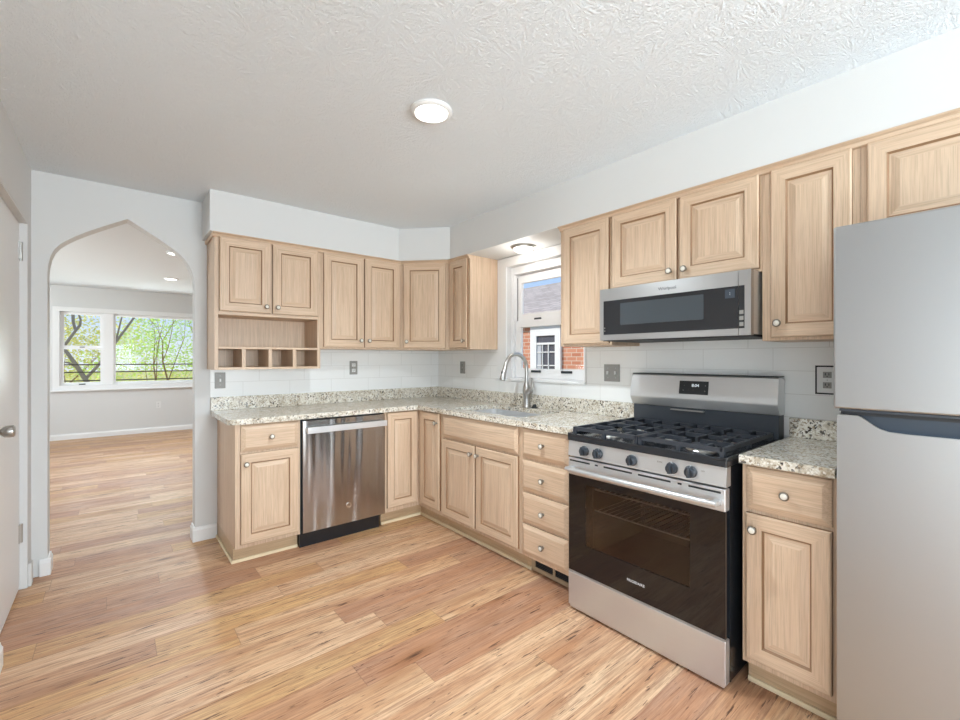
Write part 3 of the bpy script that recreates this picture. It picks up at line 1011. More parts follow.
# vent in the toe kick under the drawers
V = thing('toe_kick_vent', 'brown metal register vent in the toe kick under the four drawers', 'vent', (BFX + 0.062, 1.8565, 0), RIGHTRZ)
bm = bmesh.new()
plate(bm, rect(0.0, 0.37, 0.005, 0.104), [rect(0.030, 0.168, 0.030, 0.086), rect(0.184, 0.340, 0.030, 0.086)], FY(-0.006), 0.006)
ob('frame', bm, 'vent', V)
ob('backing', boxes((0.001, 0.369, 0.004, 0.030, 0.006, 0.103)), 'blackmat', V)
for k in range(5):
    ob('slat', boxes((0.029, 0.341, -0.003, 0.003, 0.036 + 0.0105 * k, 0.0385 + 0.0105 * k)), 'charcoal', V)

# ------------------------------------------------------------------ countertops
ct = thing('countertop', 'L-shaped speckled granite countertop around the sink corner', 'countertop', (0, 0, 0.88))
cy, cx = 3.022, 1.867
corner = [(0.535 + 0.055 * (1 - math.cos(a)), cy + 0.055 * (1 - math.sin(a))) for a in [PI / 2 * k / 6 for k in range(7)]]
outl = [(0.535, YB - 0.0065)] + corner + [(cx, cy), (cx, 1.4665), (XR - 0.0065, 1.4665), (XR - 0.0065, YB - 0.0065)]
SKX0, SKX1, SKY0, SKY1 = 1.975, 2.400, 1.985, 2.690
bm = bmesh.new()
plate(bm, outl, [rrect(SKX0, SKX1, SKY0, SKY1, 0.045)], FZ(0), 0.034)
ob('slab', bm, 'granite', ct)
ob('backsplash', boxes((0.535, XR - 0.0065, YB - 0.0265, YB - 0.0065, 0.0342, 0.130), bev=0.002), 'granite', ct)
ob('backsplash', boxes((XR - 0.0265, XR - 0.0065, 1.470, YB - 0.0268, 0.0342, 0.130), bev=0.002), 'granite', ct)
ct2 = thing('countertop', 'small speckled granite countertop between range and refrigerator', 'countertop', (0, 0, 0.88))
ob('slab', boxes((cx, XR - 0.0065, 0.372, 0.671, 0.0, 0.034), bev=0.003), 'granite', ct2)
ob('backsplash', boxes((XR - 0.0265, XR - 0.0065, 0.372, 0.671, 0.0342, 0.124), bev=0.002), 'granite', ct2)

# sink
sk = thing('sink', 'stainless steel undermount sink below the kitchen window', 'sink', (0, 0, 0.66))
bm = bmesh.new()
lev = [(0.0, 0.2195), (0.0, 0.19), (0.004, 0.06), (0.02, 0.02), (0.06, 0.006)]
loops = []
for ins, z in lev:
    pts = rrect(SKX0 + 0.004 + ins, SKX1 - 0.004 - ins, SKY0 + 0.004 + ins, SKY1 - 0.004 - ins, max(0.041 - ins * 0.2, 0.02))
    loops.append([bm.verts.new((x, y, z)) for x, y in pts])
for a, b in zip(loops, loops[1:]):
    n = len(a)
    for k in range(n):
        bm.faces.new((a[k], a[(k + 1) % n], b[(k + 1) % n], b[k]))
bm.faces.new(loops[-1])
# outer skin so the bowl has thickness
outer_l = [[bm.verts.new((x, y, z)) for x, y in rrect(SKX0 - o, SKX1 + o, SKY0 - o, SKY1 + o, 0.05)] for o, z in ((0.008, 0.2195), (0.006, -0.002))]
n = len(loops[0])
for k in range(n):
    bm.faces.new((loops[0][(k + 1) % n], loops[0][k], outer_l[0][k], outer_l[0][(k + 1) % n]))
    bm.faces.new((outer_l[0][(k + 1) % n], outer_l[0][k], outer_l[1][k], outer_l[1][(k + 1) % n]))
bm.faces.new(outer_l[1])
ob('bowl', bm, 'bar', sk, smooth=40)
bm = bmesh.new()
lathe(bm, [(0.0, 0.0065), (0.03, 0.0065), (0.042, 0.010), (0.045, 0.0065)], 24, Matrix.Translation((2.20, 2.36, 0)))
ob('drain', bm, 'nickel', sk, smooth=40)

# faucet
fx, fy, fz = 2.444, 2.373, 0.9142
fa = thing('faucet', 'tall gooseneck brushed nickel kitchen faucet behind the sink', 'faucet', (fx, fy, fz))
bm = bmesh.new()
lathe(bm, [(0, 0), (0.034, 0), (0.034, 0.006), (0.029, 0.012), (0.026, 0.03), (0.0255, 0.07), (0.031, 0.105), (0.033, 0.130), (0.028, 0.155), (0.021, 0.175), (0.0155, 0.19), (0, 0.19)], 28)
ob('body', bm, 'nickel', fa, smooth=50)
bm = bmesh.new()
R_ = 0.112
zc = 0.296
pts = [(0, 0, 0.17), (0, 0, 0.24)]
pts += [(-R_ + R_ * math.cos(a), 0, zc + R_ * math.sin(a)) for a in [math.radians(x) for x in range(0, 166, 11)]]
ex, ez = pts[-1][0], pts[-1][2]
tube(bm, pts, 0.0145, 16)
ob('neck', bm, 'nickel', fa, smooth=50)
bm = bmesh.new()
dx, dz = -0.30, -0.954
tube(bm, [(ex, 0, ez), (ex + dx * 0.02, 0, ez + dz * 0.02), (ex + dx * 0.06, 0, ez + dz * 0.06), (ex + dx * 0.095, 0, ez + dz * 0.095), (ex + dx * 0.115, 0, ez + dz * 0.115)],
     [0.0155, 0.0165, 0.019, 0.022, 0.021], 18)
sh = ob('spray_head', bm, 'nickel', fa, smooth=50)
ob('spray_button', boxes((ex - 0.040, ex - 0.034, -0.006, 0.006, ez - 0.075, ez - 0.045), bev=0.002), 'blackmat', sh)
bm = bmesh.new()
tube(bm, [(0, -0.010, 0.118), (0, -0.040, 0.130), (0, -0.052, 0.138)], [0.030, 0.026, 0.019], 18)
tube(bm, [(0, -0.046, 0.136), (0, -0.060, 0.160), (0.003, -0.060, 0.190), (0.004, -0.048, 0.225)], [0.013, 0.011, 0.009, 0.007], 12)
ob('lever', bm, 'nickel', fa, smooth=50)
hc = ob('sink_hole_cover', bmx(lathe, [(0, 0), (0.024, 0), (0.024, 0.005), (0.015, 0.009), (0.014, 0.022), (0.010, 0.028), (0, 0.029)], 20), 'blackmat', loc=(2.445, 2.290, 0.9142), smooth=40)
tag(hc, 'small black cap on the counter right of the faucet', 'cap')

# ------------------------------------------------------------------ dishwasher
D = thing('dishwasher', 'stainless steel dishwasher under the granite counter', 'dishwasher', (0.9685, BFY, 0))
DWW = 0.6225
ob('tub', boxes((0.002, DWW - 0.002, 0.012, 0.57, 0.104, 0.868)), 'blackmat', D)
bm = bmesh.new()
plate(bm, rect(0.010, DWW - 0.006, 0.112, 0.866), [], FY(-0.024), 0.034)
dd = ob('door', bm, 'steel_dark', D)
bm = bmesh.new()
box(bm, 0.028, DWW - 0.008, -0.066, -0.046, 0.783, 0.825, bev=0.003)
box(bm, 0.028, 0.046, -0.050, -0.0245, 0.790, 0.818, bev=0.003)
box(bm, DWW - 0.026, DWW - 0.008, -0.050, -0.0245, 0.790, 0.818, bev=0.003)
ob('handle', bm, 'bar', dd)
bm = bmesh.new()
mt = Matrix.Translation((0.330, -0.0242, 0.238)) @ Matrix.Rotation(PI / 2, 4, 'X')
lathe(bm, [(0, 0), (0.0205, 0), (0.0205, 0.002), (0.0185, 0.003), (0.0175, 0.002), (0, 0.002)], 28, mt)
bd = ob('badge', bm, 'chrome', dd, smooth=30)
t = text_bm('GE', 0.021, 0.0004)
ob('badge_lettering', t, 'pewter', dd, loc=(0.330, -0.0272, 0.238), rot=(PI / 2, 0, 0))
ob('toe_panel', boxes((0.004, DWW - 0.028, 0.030, 0.06, 0.0, 0.103)), 'black', D)
ob('vent_mark', boxes((0.318, 0.336, -0.0255, -0.0245, 0.846, 0.850)), 'blackmat', dd)

# ------------------------------------------------------------------ range
RX, RY, RW = 1.810, 1.4565, 0.765
G = thing('gas_range', 'stainless steel gas range with black cooktop grates', 'range', (RX, RY, 0), RIGHTRZ)
# local: x to the right across the front, y into the wall, z up
bm = bmesh.new()
DEP = XR - 0.014 - RX
plate(bm, rect(0.004, RW - 0.004, 0.022, 0.862), [rect(0.115, RW - 0.115, 0.30, 0.680)], FY(0.040), 0.006)
box(bm, 0.004, 0.012, 0.046, DEP, 0.022, 0.862)
box(bm, RW - 0.012, RW - 0.004, 0.046, DEP, 0.022, 0.862)
box(bm, 0.012, RW - 0.012, DEP - 0.01, DEP, 0.022, 0.862)
box(bm, 0.012, RW - 0.012, 0.046, DEP - 0.01, 0.022, 0.20)
ob('body', bm, 'black', G)
bm = bmesh.new()                                  # oven cavity seen through the window
x0, x1, y0, y1, z0, z1 = 0.115, RW - 0.115, 0.0465, 0.50, 0.30, 0.680
box(bm, x0, x1, y1, y1 + 0.01, z0, z1); box(bm, x0 - 0.01, x0, y0, y1, z0, z1); box(bm, x1, x1 + 0.01, y0, y1, z0, z1)
box(bm, x0, x1, y0, y1, z0 - 0.01, z0); box(bm, x0, x1, y0, y1, z1, z1 + 0.01)
ob('oven_cavity', bm, 'cavity', G)
for z in (0.625, 0.520):
    bm = bmesh.new()
    for y in (0.062, 0.47):
        tube(bm, [(x0 + 0.004, y, z), (x1 - 0.004, y, z)], 0.0045, 8)
    for k in range(17):
        xx = x0 + 0.02 + k * (x1 - x0 - 0.04) / 16
        tube(bm, [(xx, 0.062, z + 0.003), (xx, 0.47, z + 0.003)], 0.002, 6)
    ob('oven_rack', bm, 'bar', G, smooth=50)
for xx in (0.03, RW - 0.03):
    for yy in (0.08, DEP - 0.05):
        ob('foot', bmx(lathe, [(0, 0), (0.016, 0), (0.016, 0.006), (0.009, 0.009), (0.009, 0.0218), (0, 0.0218)], 14), 'blackmat', G, loc=(xx, yy, 0), smooth=40)
# storage drawer
bm = bmesh.new()
box(bm, 0.002, RW - 0.002, -0.004, 0.034, 0.024, 0.196, bev=0.004)
box(bm, 0.010, RW - 0.010, 0.0, 0.030, 0.014, 0.0235)
ob('storage_drawer', bm, 'steel', G)
# oven door
bm = bmesh.new()
plate(bm, rect(0.004, RW - 0.004, 0.204, 0.694), [rrect(0.105, RW - 0.140, 0.350, 0.658, 0.006, 3)], FY(-0.002), 0.012)
od = ob('oven_door', bm, 'oven_glass', G)
bm = bmesh.new(); plate(bm, rrect(0.1055, RW - 0.1405, 0.3505, 0.6575, 0.006, 3), [], FY(0.001), 0.003)
ob('door_window', bm, 'oven_window', od)
bm = bmesh.new()
box(bm, 0.003, RW - 0.003, -0.004, 0.036, 0.6945, 0.782, bev=0.004)
ob('door_top_rail', bm, 'steel', od)
bm = bmesh.new()
for a, b in ((0.012, 0.135), (0.165, 0.182), (0.215, 0.365), (0.395, 0.545), (0.575, 0.592), (0.62, 0.745)):
    box(bm, a, b, -0.0046, -0.0038, 0.763, 0.771)
ob('vent_slot', bm, 'blackmat', od)
bm = bmesh.new()
n = 14
pts = []
for k in range(n + 1):
    u = k / n
    xx = 0.020 + u * (RW - 0.040)
    bow = -0.046 - 0.012 * math.sin(PI * u)
    pts.append((xx, bow, 0.730))
rr = [0.011] + [0.0145] * (n - 1) + [0.011]
tube(bm, pts, rr, 14)
for xx in (0.030, RW - 0.030):
    box(bm, xx - 0.012, xx + 0.012, -0.048, -0.0042, 0.720, 0.740, bev=0.003)
ob('handle', bm, 'steel', od, smooth=40)
ob('logo', text_bm('FRIGIDAIRE', 0.0165, 0.0003, 1.05), 'white_metal', od, loc=(0.382, -0.0024, 0.276), rot=(PI / 2, 0, 0))
bm = bmesh.new()
plate(bm, rect(0.004, RW - 0.004, 0.2005, 0.2035), [], FY(-0.004), 0.02)
ob('door_edge', bm, 'steel', od)
# control panel, slightly raked
bm = bmesh.new()
pr = [(-0.004, 0.790), (0.004, 0.866), (0.040, 0.866), (0.040, 0.790)]
a = [bm.verts.new((0.001, y, z)) for y, z in pr]; b = [bm.verts.new((RW - 0.001, y, z)) for y, z in pr]
for i in range(4):
    bm.faces.new((a[i], a[(i + 1) % 4], b[(i + 1) % 4], b[i]))
bm.faces.new(a); bm.faces.new(list(reversed(b)))
cp = ob('control_panel', bm, 'steel', G)
for xx in (0.103, 0.182, 0.364, 0.550, 0.629):
    bm = bmesh.new()
    mt = Matrix.Translation((xx, 0.0, 0.826)) @ Matrix.Rotation(PI / 2 + 0.1, 4, 'X')
    lathe(bm, [(0, 0.0), (0.025, 0.0), (0.0255, 0.004), (0.0215, 0.008), (0.0205, 0.022), (0.018, 0.026), (0, 0.026)], 24, mt)
    box(bm, xx - 0.0055, xx + 0.0055, -0.036, -0.022, 0.806, 0.848, bev=0.002)
    ob('knob', bm, 'charcoal', cp, smooth=40)
t = text_bm('BAKE', 0.010, 0.0002)
ob('knob_lettering', t, 'pewter', cp, loc=(0.497, -0.0035, 0.842), rot=(PI / 2 - 0.1, 0, 0))
ob('knob_lettering', text_bm('OFF', 0.009, 0.0002), 'pewter', cp, loc=(0.676, -0.0022, 0.836), rot=(PI / 2 - 0.1, 0, 0))
# cooktop
bm = bmesh.new()
CT = 0.600
box(bm, -0.002, RW + 0.002, -0.006, CT, 0.8665, 0.893, bev=0.004)
box(bm, -0.002, 0.014, -0.006, CT, 0.890, 0.906, bev=0.003)
box(bm, RW - 0.014, RW + 0.002, -0.006, CT, 0.890, 0.906, bev=0.003)
box(bm, 0.0, RW, -0.006, 0.012, 0.890, 0.902, bev=0.003)
ct_ = ob('cooktop', bm, 'black', G)
burn = [(0.155, 0.155, 0.048), (0.610, 0.155, 0.055), (0.155, 0.435, 0.040), (0.610, 0.435, 0.044), (RW / 2, 0.295, 0.042)]
for bx, by, br in burn:
    bm = bmesh.new()
    lathe(bm, [(0, 0.8932), (br * 1.25, 0.8932), (br * 1.2, 0.897), (br, 0.899), (br, 0.908), (br * 0.9, 0.910), (0, 0.910)], 28, Matrix.Translation((bx, by, 0)))
    bo = ob('burner', bm, 'nickel', ct_, smooth=40)
    bm = bmesh.new()
    lathe(bm, [(0, 0.9102), (br * 0.86, 0.9102), (br * 0.88, 0.914), (br * 0.8, 0.918), (0, 0.919)], 28, Matrix.Translation((bx, by, 0)))
    ob('burner_cap', bm, 'iron', bo, smooth=40)
def grate(x0, x1):
    bm = bmesh.new()
    y0, y1 = 0.022, 0.575
    zt, zb = 0.936, 0.918
    w = 0.0065
    def bar(ax, ay, bx, by, z0=zb, z1=zt):
        d = Vector((bx - ax, by - ay, 0)); n = Vector((-d.y, d.x, 0)).normalized() * w
        q = [Vector((ax, ay, 0)) + n, Vector((bx, by, 0)) + n, Vector((bx, by, 0)) - n, Vector((ax, ay, 0)) - n]
        lo = [bm.verts.new((p.x, p.y, z0)) for p in q]
        hi = [bm.verts.new((p.x * 1 + (0), p.y, z1)) for p in q]
        bm.faces.new(list(reversed(lo))); bm.faces.new(hi)
        for i in range(4):
            bm.faces.new((lo[i], lo[(i + 1) % 4], hi[(i + 1) % 4], hi[i]))
    bar(x0, y0, x1, y0); bar(x0, y1, x1, y1); bar(x0, y0 - w, x0, y1 + w); bar(x1, y0 - w, x1, y1 + w)
    ym = (y0 + y1) / 2; xm = (x0 + x1) / 2
    bar(x0, ym, x1, ym)
    for cyy in (y0 + 0.136, y1 - 0.136):
        bar(xm, cyy - 0.135, xm, cyy - 0.032); bar(xm, cyy + 0.032, xm, cyy + 0.135)
        bar(x0, cyy, xm - 0.032, cyy); bar(xm + 0.032, cyy, x1, cyy)
        for sx in (-1, 1):
            for sy in (-1, 1):
                bar(xm + sx * 0.105, cyy + sy * 0.133, xm + sx * 0.105, cyy + sy * 0.06)
    for px in (x0, xm, x1):
        for py in (y0, ym, y1):
            box(bm, px - 0.008, px + 0.008, py - 0.008, py + 0.008, 0.8932, zb + 0.003)
    return ob('grate', bm, 'iron', ct_)
grate(0.024, RW / 2 - 0.010)
grate(RW / 2 + 0.010, RW - 0.024)
# backguard
bm = bmesh.new()
yb = 0.585
pr = [(yb + 0.026, 1.197), (yb + 0.016, 1.192), (yb - 0.004, 1.072), (yb - 0.002, 1.060), (yb + 0.024, 1.018), (yb + 0.040, 1.016), (DEP, 1.016), (DEP, 1.185)]
a = [bm.verts.new((0.0, y, z)) for y, z in pr]; b = [bm.verts.new((RW, y, z)) for y, z in pr]
n = len(pr)
for i in range(n):
    bm.faces.new((a[i], a[(i + 1) % n], b[(i + 1) % n], b[i]))
bm.faces.new(a); bm.faces.new(list(reversed(b)))
bg = ob('backguard', bm, 'steel', G, smooth=25)
ob('backguard_cap', boxes((0.002, RW - 0.002, yb + 0.020, DEP, 1.1975, 1.2015)), 'blackmat', bg)
ob('vent_panel', boxes((0.004, RW - 0.004, yb + 0.030, DEP, 0.866, 1.0155)), 'charcoal', G)
ob('vent_opening', boxes((0.24, 0.42, yb + 0.012, yb + 0.0298, 1.000, 1.006)), 'nickel', G)
rk = math.atan2(0.020, 0.120)
disp = ob('display', boxes((-0.077, 0.077, -0.0015, 0.0015, -0.036, 0.036)), 'blackmat', bg, loc=(0.372, yb + 0.0050, 1.130), rot=(-rk, 0, 0))
ob('clock_digits', text_bm('8:04', 0.023, 0.0002), 'glow', bg, loc=(0.382, yb + 0.0045, 1.142), rot=(PI / 2 - rk, 0, 0))
for xx, zz, s in ((0.322, 1.142, '-'), (0.434, 1.142, '+'), (0.318, 1.116, 'o'), (0.345, 1.116, '·'), (0.372, 1.116, '·'), (0.432, 1.116, 'o')):
    ob('button_mark', text_bm(s, 0.014, 0.0002), 'plate', bg, loc=(xx, yb + 0.0034 + (zz - 1.130) * 0.1667, zz), rot=(PI / 2 - rk, 0, 0))

# ------------------------------------------------------------------ microwave
MX, MY, MWD = 2.090, 1.4595, 0.758
Mw = thing('microwave', 'stainless steel over-the-range microwave with a black glass door', 'microwave', (MX, MY, 1.388), RIGHTRZ)
mh = 0.284
mdep = XR - 0.008 - MX
ob('body', boxes((0.004, MWD - 0.004, 0.0305, mdep, 0.006, mh)), 'steel', Mw)
ob('underside', boxes((0.008, MWD - 0.008, 0.02, mdep - 0.01, -0.004, 0.0058)), 'blackmat', Mw)
bm = bmesh.new()
plate(bm, rect(0.0, 0.7080, 0.0, mh - 0.002), [rrect(0.024, 0.7082 - 0.0003, 0.030, 0.216, 0.001, 2)], FY(-0.002), 0.032)
md = ob('door', bm, 'steel_mw', Mw)
bm = bmesh.new(); plate(bm, rect(0.0243, 0.7079, 0.0303, 0.2157), [rrect(0.128, 0.562, 0.080, 0.196, 0.004, 3)], FY(-0.003), 0.006)
ob('door_glass', bm, 'mw_glass', md)
bm = bmesh.new(); plate(bm, rrect(0.1283, 0.5617, 0.0803, 0.1957, 0.004, 3), [], FY(-0.0028), 0.005)
ob('door_window', bm, 'mw_window', md)
ob('logo', text_bm('Whirlpool', 0.022, 0.0003), 'charcoal', md, loc=(0.388, -0.0024, 0.245), rot=(PI / 2, 0, 0))
bm = bmesh.new()
plate(bm, [(0.7092, 0.0), (MWD, 0.0), (MWD, mh - 0.002), (0.7092, mh - 0.002)], [[(0.7094, 0.030), (0.733, 0.030), (0.733, 0.216), (0.7094, 0.216)]], FY(-0.002), 0.032)
ms = ob('control_strip', bm, 'steel_mw', Mw)
ob('control_glass', boxes((0.7096, 0.7328, -0.003, 0.004, 0.0302, 0.2158)), 'mw_glass', ms)
for k in range(3):
    ob('button', boxes((0.713, 0.7295, -0.0042, -0.003, 0.040 + k * 0.026, 0.057 + k * 0.026), bev=0.0004), 'plate', ms)
for k in range(2):
    ob('indicator', boxes((0.029, 0.035, -0.0042, -0.003, 0.048 + k * 0.016, 0.054 + k * 0.016)), 'plate', md)
dp = ob('display', boxes((0.655, 0.695, -0.0042, -0.003, 0.165, 0.204)), 'slate', md)
ob('display_digit', text_bm(':', 0.020, 0.0002), 'glow', md, loc=(0.675, -0.0044, 0.186), rot=(PI / 2, 0, 0))

# ------------------------------------------------------------------ refrigerator
FRX, FRY = 1.700, 0.3445
Fg = thing('refrigerator', 'tall stainless steel top-freezer refrigerator at the right edge', 'refrigerator', (FRX, FRY, 0), RIGHTRZ)
FW, FH = 0.765, 1.690
ob('body', boxes((0.006, FW - 0.006, 0.062, XR - 0.03 - FRX, 0.02, FH - 0.012), bev=0.004), 'charcoal', Fg)
bm = bmesh.new()
box(bm, 0.0, FW, 0.0, 0.056, 1.134, FH, bev=0.006)
fd = ob('freezer_door', bm, 'steel_fridge', Fg)
zt = 1.116
sc_ = [(0.009, 0.05), (0.009, zt), (0.058, zt), (0.066, zt - 0.003), (0.078, zt - 0.012), (0.092, zt - 0.024), (0.108, zt - 0.034), (0.126, zt - 0.040), (0.160, zt - 0.042),
       (FW - 0.160, zt - 0.042), (FW - 0.108, zt - 0.034), (FW - 0.078, zt - 0.012), (FW - 0.058, zt), (FW, zt), (FW, 0.05)]
bm = bmesh.new(); plate(bm, sc_, [], FY(0.0), 0.010)
box(bm, 0.010, FW - 0.001, 0.0102, 0.056, 0.05, zt - 0.052)
rd = ob('refrigerator_door', bm, 'steel_fridge', Fg)
bm = bmesh.new()
n = 8                                             # scooped pocket behind the door's top edge
prof = [(0.0105 + 0.030 * math.sin(PI / 2 * k / n), zt - 0.050 + 0.048 * (1 - math.cos(PI / 2 * k / n))) for k in range(n + 1)]
prof = [(0.011, zt - 0.0515)] + prof + [(0.056, zt - 0.001), (0.056, zt - 0.0515)]
a = [bm.verts.new((0.030, y, z)) for y, z in prof]; b = [bm.verts.new((FW - 0.030, y, z)) for y, z in prof]
for i in range(len(prof)):
    j = (i + 1) % len(prof)
    bm.faces.new((a[i], a[j], b[j], b[i]))
bm.faces.new(a); bm.faces.new(list(reversed(b)))
ob('handle_pocket', bm, 'slate', rd, smooth=40)
ob('end_cap', boxes((0.010, 0.0295, 0.0105, 0.056, zt - 0.0515, zt - 0.001)), 'charcoal', rd)
ob('gasket', boxes((0.020, FW - 0.006, 0.016, 0.0615, zt + 0.0005, 1.1335)), 'blackmat', Fg)
ob('handle_trim', boxes((0.014, FW - 0.010, 0.004, 0.0155, 1.1265, 1.1337), bev=0.001), 'charcoal', fd)
ob('kick_grille', boxes((0.012, FW - 0.012, 0.03, 0.062, 0.0, 0.048)), 'charcoal', Fg)

# ------------------------------------------------------------------ lamps
def can_light(label, x, y, z, power, group='recessed ceiling lights', r=0.093, drop=0.03):
    t = thing('ceiling_light', label, 'ceiling light', (x, y, z), 0, group)
    bm = bmesh.new()
    lathe(bm, [(r, -0.0005), (r, -0.006), (r * 0.96, -0.012), (r * 0.80, -0.016), (r * 0.77, -0.012), (r * 0.75, -0.0005)], 40)
    ob('trim_ring', bm, 'white_metal', t, smooth=50)
    bm = bmesh.new()
    lathe(bm, [(r * 0.745, -0.0005), (r * 0.745, -0.010), (r * 0.6, -0.0145), (r * 0.3, -0.017), (0, -0.018)], 40)
    ob('diffuser', bm, 'lamp', t, smooth=50)
    ld = bpy.data.lights.new('bulb', 'SPOT')
    ld.energy = power; ld.shadow_soft_size = 0.05; ld.color = (0.84, 0.94, 1.0); ld.spot_size = math.radians(150); ld.spot_blend = 0.75
    lo = bpy.data.objects.new('bulb', ld); COL.objects.link(lo)
    lo.location = (0, 0, -drop); lo.parent = t
    return t
can_light('round lit recessed light in the middle of the kitchen ceiling', 1.092, 1.649, ZC, CAN_POWER)
can_light('round recessed light in the kitchen ceiling behind the viewer', 1.092, -0.95, ZC, CAN_POWER)
can_light('round recessed light nearer the archway in the living room ceiling', 0.529, 5.85, 2.45, FAR_CAN_POWER)
can_light('round recessed light nearer the window in the living room ceiling', 0.640, 7.75, 2.45, FAR_CAN_POWER)
N = thing('ceiling_light', 'small round flush light under the soffit above the sink window', 'ceiling light', (2.352, 2.318, ZSOF), 0)
bm = bmesh.new()
lathe(bm, [(0.092, -0.0005), (0.094, -0.006), (0.090, -0.013), (0.078, -0.018), (0.072, -0.014), (0.070, -0.0005)], 40)
ob('trim_ring', bm, 'nickel', N, smooth=50)
bm = bmesh.new()
lathe(bm, [(0.070, -0.010), (0.070, -0.018), (0.062, -0.030), (0.045, -0.040), (0.022, -0.045), (0, -0.046)], 40)
ob('diffuser', bm, 'lamp', N, smooth=50)
ld = bpy.data.lights.new('bulb', 'POINT'); ld.energy = NOOK_POWER; ld.shadow_soft_size = 0.05; ld.color = (1.0, 0.97, 0.93)
lo = bpy.data.objects.new('bulb', ld); COL.objects.link(lo); lo.location = (0, 0, -0.11); lo.parent = N

# ------------------------------------------------------------------ outlets and switches
def wall_plate(label, cat, run, u0, u1, z0, z1, kind, mat='plate', off=0.0065, edge=False):
    w, h = u1 - u0, z1 - z0
    loc = (u0, YB - off, z0) if run == 'back' else (XR - off, u1, z0)
    if run == 'far': loc = (u0, YFAR - 0.0005, z0)
    r = thing({'switch': 'light_switch', 'outlet': 'wall_outlet'}[cat], label, cat, loc, RIGHTRZ if run == 'right' else 0)
    bm = bmesh.new(); box(bm, 0, w, -0.006, 0, 0, h, bev=0.002)
    ob('cover_plate', bm, mat, r)
    if edge:
        ob('back_box', boxes((-0.007, w + 0.007, -0.0025, -0.0002, -0.007, h + 0.007)), 'blackmat', r)
    if kind == 'duplex' or kind == 'duplex2':
        for zz in (h * 0.30, h * 0.70):
            f = ob('socket', boxes((w / 2 - 0.016, w / 2 + 0.016, -0.0085, -0.0061, zz - 0.014, zz + 0.014), bev=0.001), 'plastic' if kind == 'duplex' else 'plate', r)
            ob('slot', boxes((w / 2 - 0.008, w / 2 - 0.005, -0.009, -0.0086, zz - 0.002, zz + 0.008), (w / 2 + 0.005, w / 2 + 0.008, -0.009, -0.0086, zz - 0.002, zz + 0.008),
                             (w / 2 - 0.002, w / 2 + 0.002, -0.009, -0.0086, zz - 0.009, zz - 0.005)), 'blackmat', f)
        ob('screw', bmx(lathe, [(0, 0), (0.003, 0), (0.002, 0.001), (0, 0.001)], 10, Matrix.Translation((w / 2, -0.0061, h / 2)) @ Matrix.Rotation(PI / 2, 4, 'X')), 'nickel', r)
    else:
        n = kind
        for k in range(n):
            xx = w * (k + 0.5) / n
            ob('toggle', boxes((xx - 0.005, xx + 0.005, -0.016, -0.0061, h / 2 - 0.010, h / 2 + 0.012), bev=0.001), 'plastic', r)
            for zz in (h * 0.22, h * 0.78):
                ob('screw', bmx(lathe, [(0, 0), (0.003, 0), (0.002, 0.001), (0, 0.001)], 10, Matrix.Translation((xx, -0.0061, zz)) @ Matrix.Rotation(PI / 2, 4, 'X')), 'nickel', r)
    return r
wall_plate('grey light switch under the cubbyhole cabinet at the tile edge', 'switch', 'back', 0.560, 0.628, 1.072, 1.188, 1)
wall_plate('grey wall outlet above the dishwasher counter under the two-door cabinet', 'outlet', 'back', 1.574, 1.645, 1.150, 1.268, 'duplex')
wall_plate('narrow grey wall outlet left of the sink window under the narrow cabinet', 'outlet', 'right', 3.216, 3.290, 1.150, 1.262, 'duplex2')
wall_plate('grey double toggle switch between the sink window and the range', 'switch', 'right', 1.598, 1.714, 1.138, 1.250, 2)
wall_plate('white wall outlet with dark edges beside the refrigerator', 'outlet', 'right', 0.488, 0.566, 1.130, 1.248, 'duplex2', 'plastic', edge=True)
wall_plate('small white wall outlet low on the living room wall under the window', 'outlet', 'far', 0.575, 0.645, 0.42, 0.535, 'duplex', 'plastic')

# ------------------------------------------------------------------ outdoors
g = ob('ground', boxes((-60, 60, YFAR + 0.2, 90, -0.9, -0.7), (XR + 0.2, 60, -40, YFAR + 0.2, -0.9, -0.7), (-60, XL - 0.6, -40, YFAR + 0.2, -0.9, -0.7)), 'grass')
tag(g, 'pale sunlit grass outside the house', 'ground', None, 'structure')
pr_ = ob('sun_block_roof', boxes((XA - 0.6, XB2 + 0.6, YFAR + 0.15, YFAR + 2.3, 2.58, 2.68)), 'siding')  # unseen slab added to keep sun off the living room floor
tag(pr_, 'unseen roof slab added outside the living room window to block sun', 'roof', None, 'structure')

# neighbour's house
H = thing('neighbor_house', 'brick house with grey shingle roof outside the sink window', 'house', (6.5, 5.6, -0.7))
ob('wall', boxes((0, 6.0, -6.0, 7.0, 0.0, 2.82)), 'brick', H)
bm = bmesh.new()
e0, e1, rz_, ex_ = 2.86, 2.92, 4.02, 2.6
q = [(-0.12, e0), (ex_, rz_), (6.0, e0 + 0.2), (6.0, e0 + 0.1), (ex_, rz_ - 0.12), (-0.12, e0 - 0.06)]
a = [bm.verts.new((x, -6.4, z)) for x, z in q]; b = [bm.verts.new((x, 7.4, z)) for x, z in q]
for i in range(6):
    bm.faces.new((a[i], a[(i + 1) % 6], b[(i + 1) % 6], b[i]))
bm.faces.new(a); bm.faces.new(list(reversed(b)))
ob('roof', bm, 'shingle', H)
ob('gutter', boxes((-0.22, -0.121, -6.4, 7.4, e0 - 0.12, e0 - 0.005), bev=0.01), 'vinyl', H)
y0, y1 = 5.386 - 5.6, 6.165 - 5.6
zz0, zz1 = 1.45, 2.63
bm = bmesh.new()
plate(bm, rect(y0, y1, zz0, zz1), [rect(y0 + 0.135, y1 - 0.165, zz0 + 0.10, 2.44)], FX(-0.05), 0.05)
wf = ob('window', bm, 'vinyl', H)
ob('window_pane', boxes((-0.020, -0.014, y0 + 0.135, y1 - 0.165, zz0 + 0.10, 2.44)), 'darkpane', wf)
bm = bmesh.new()
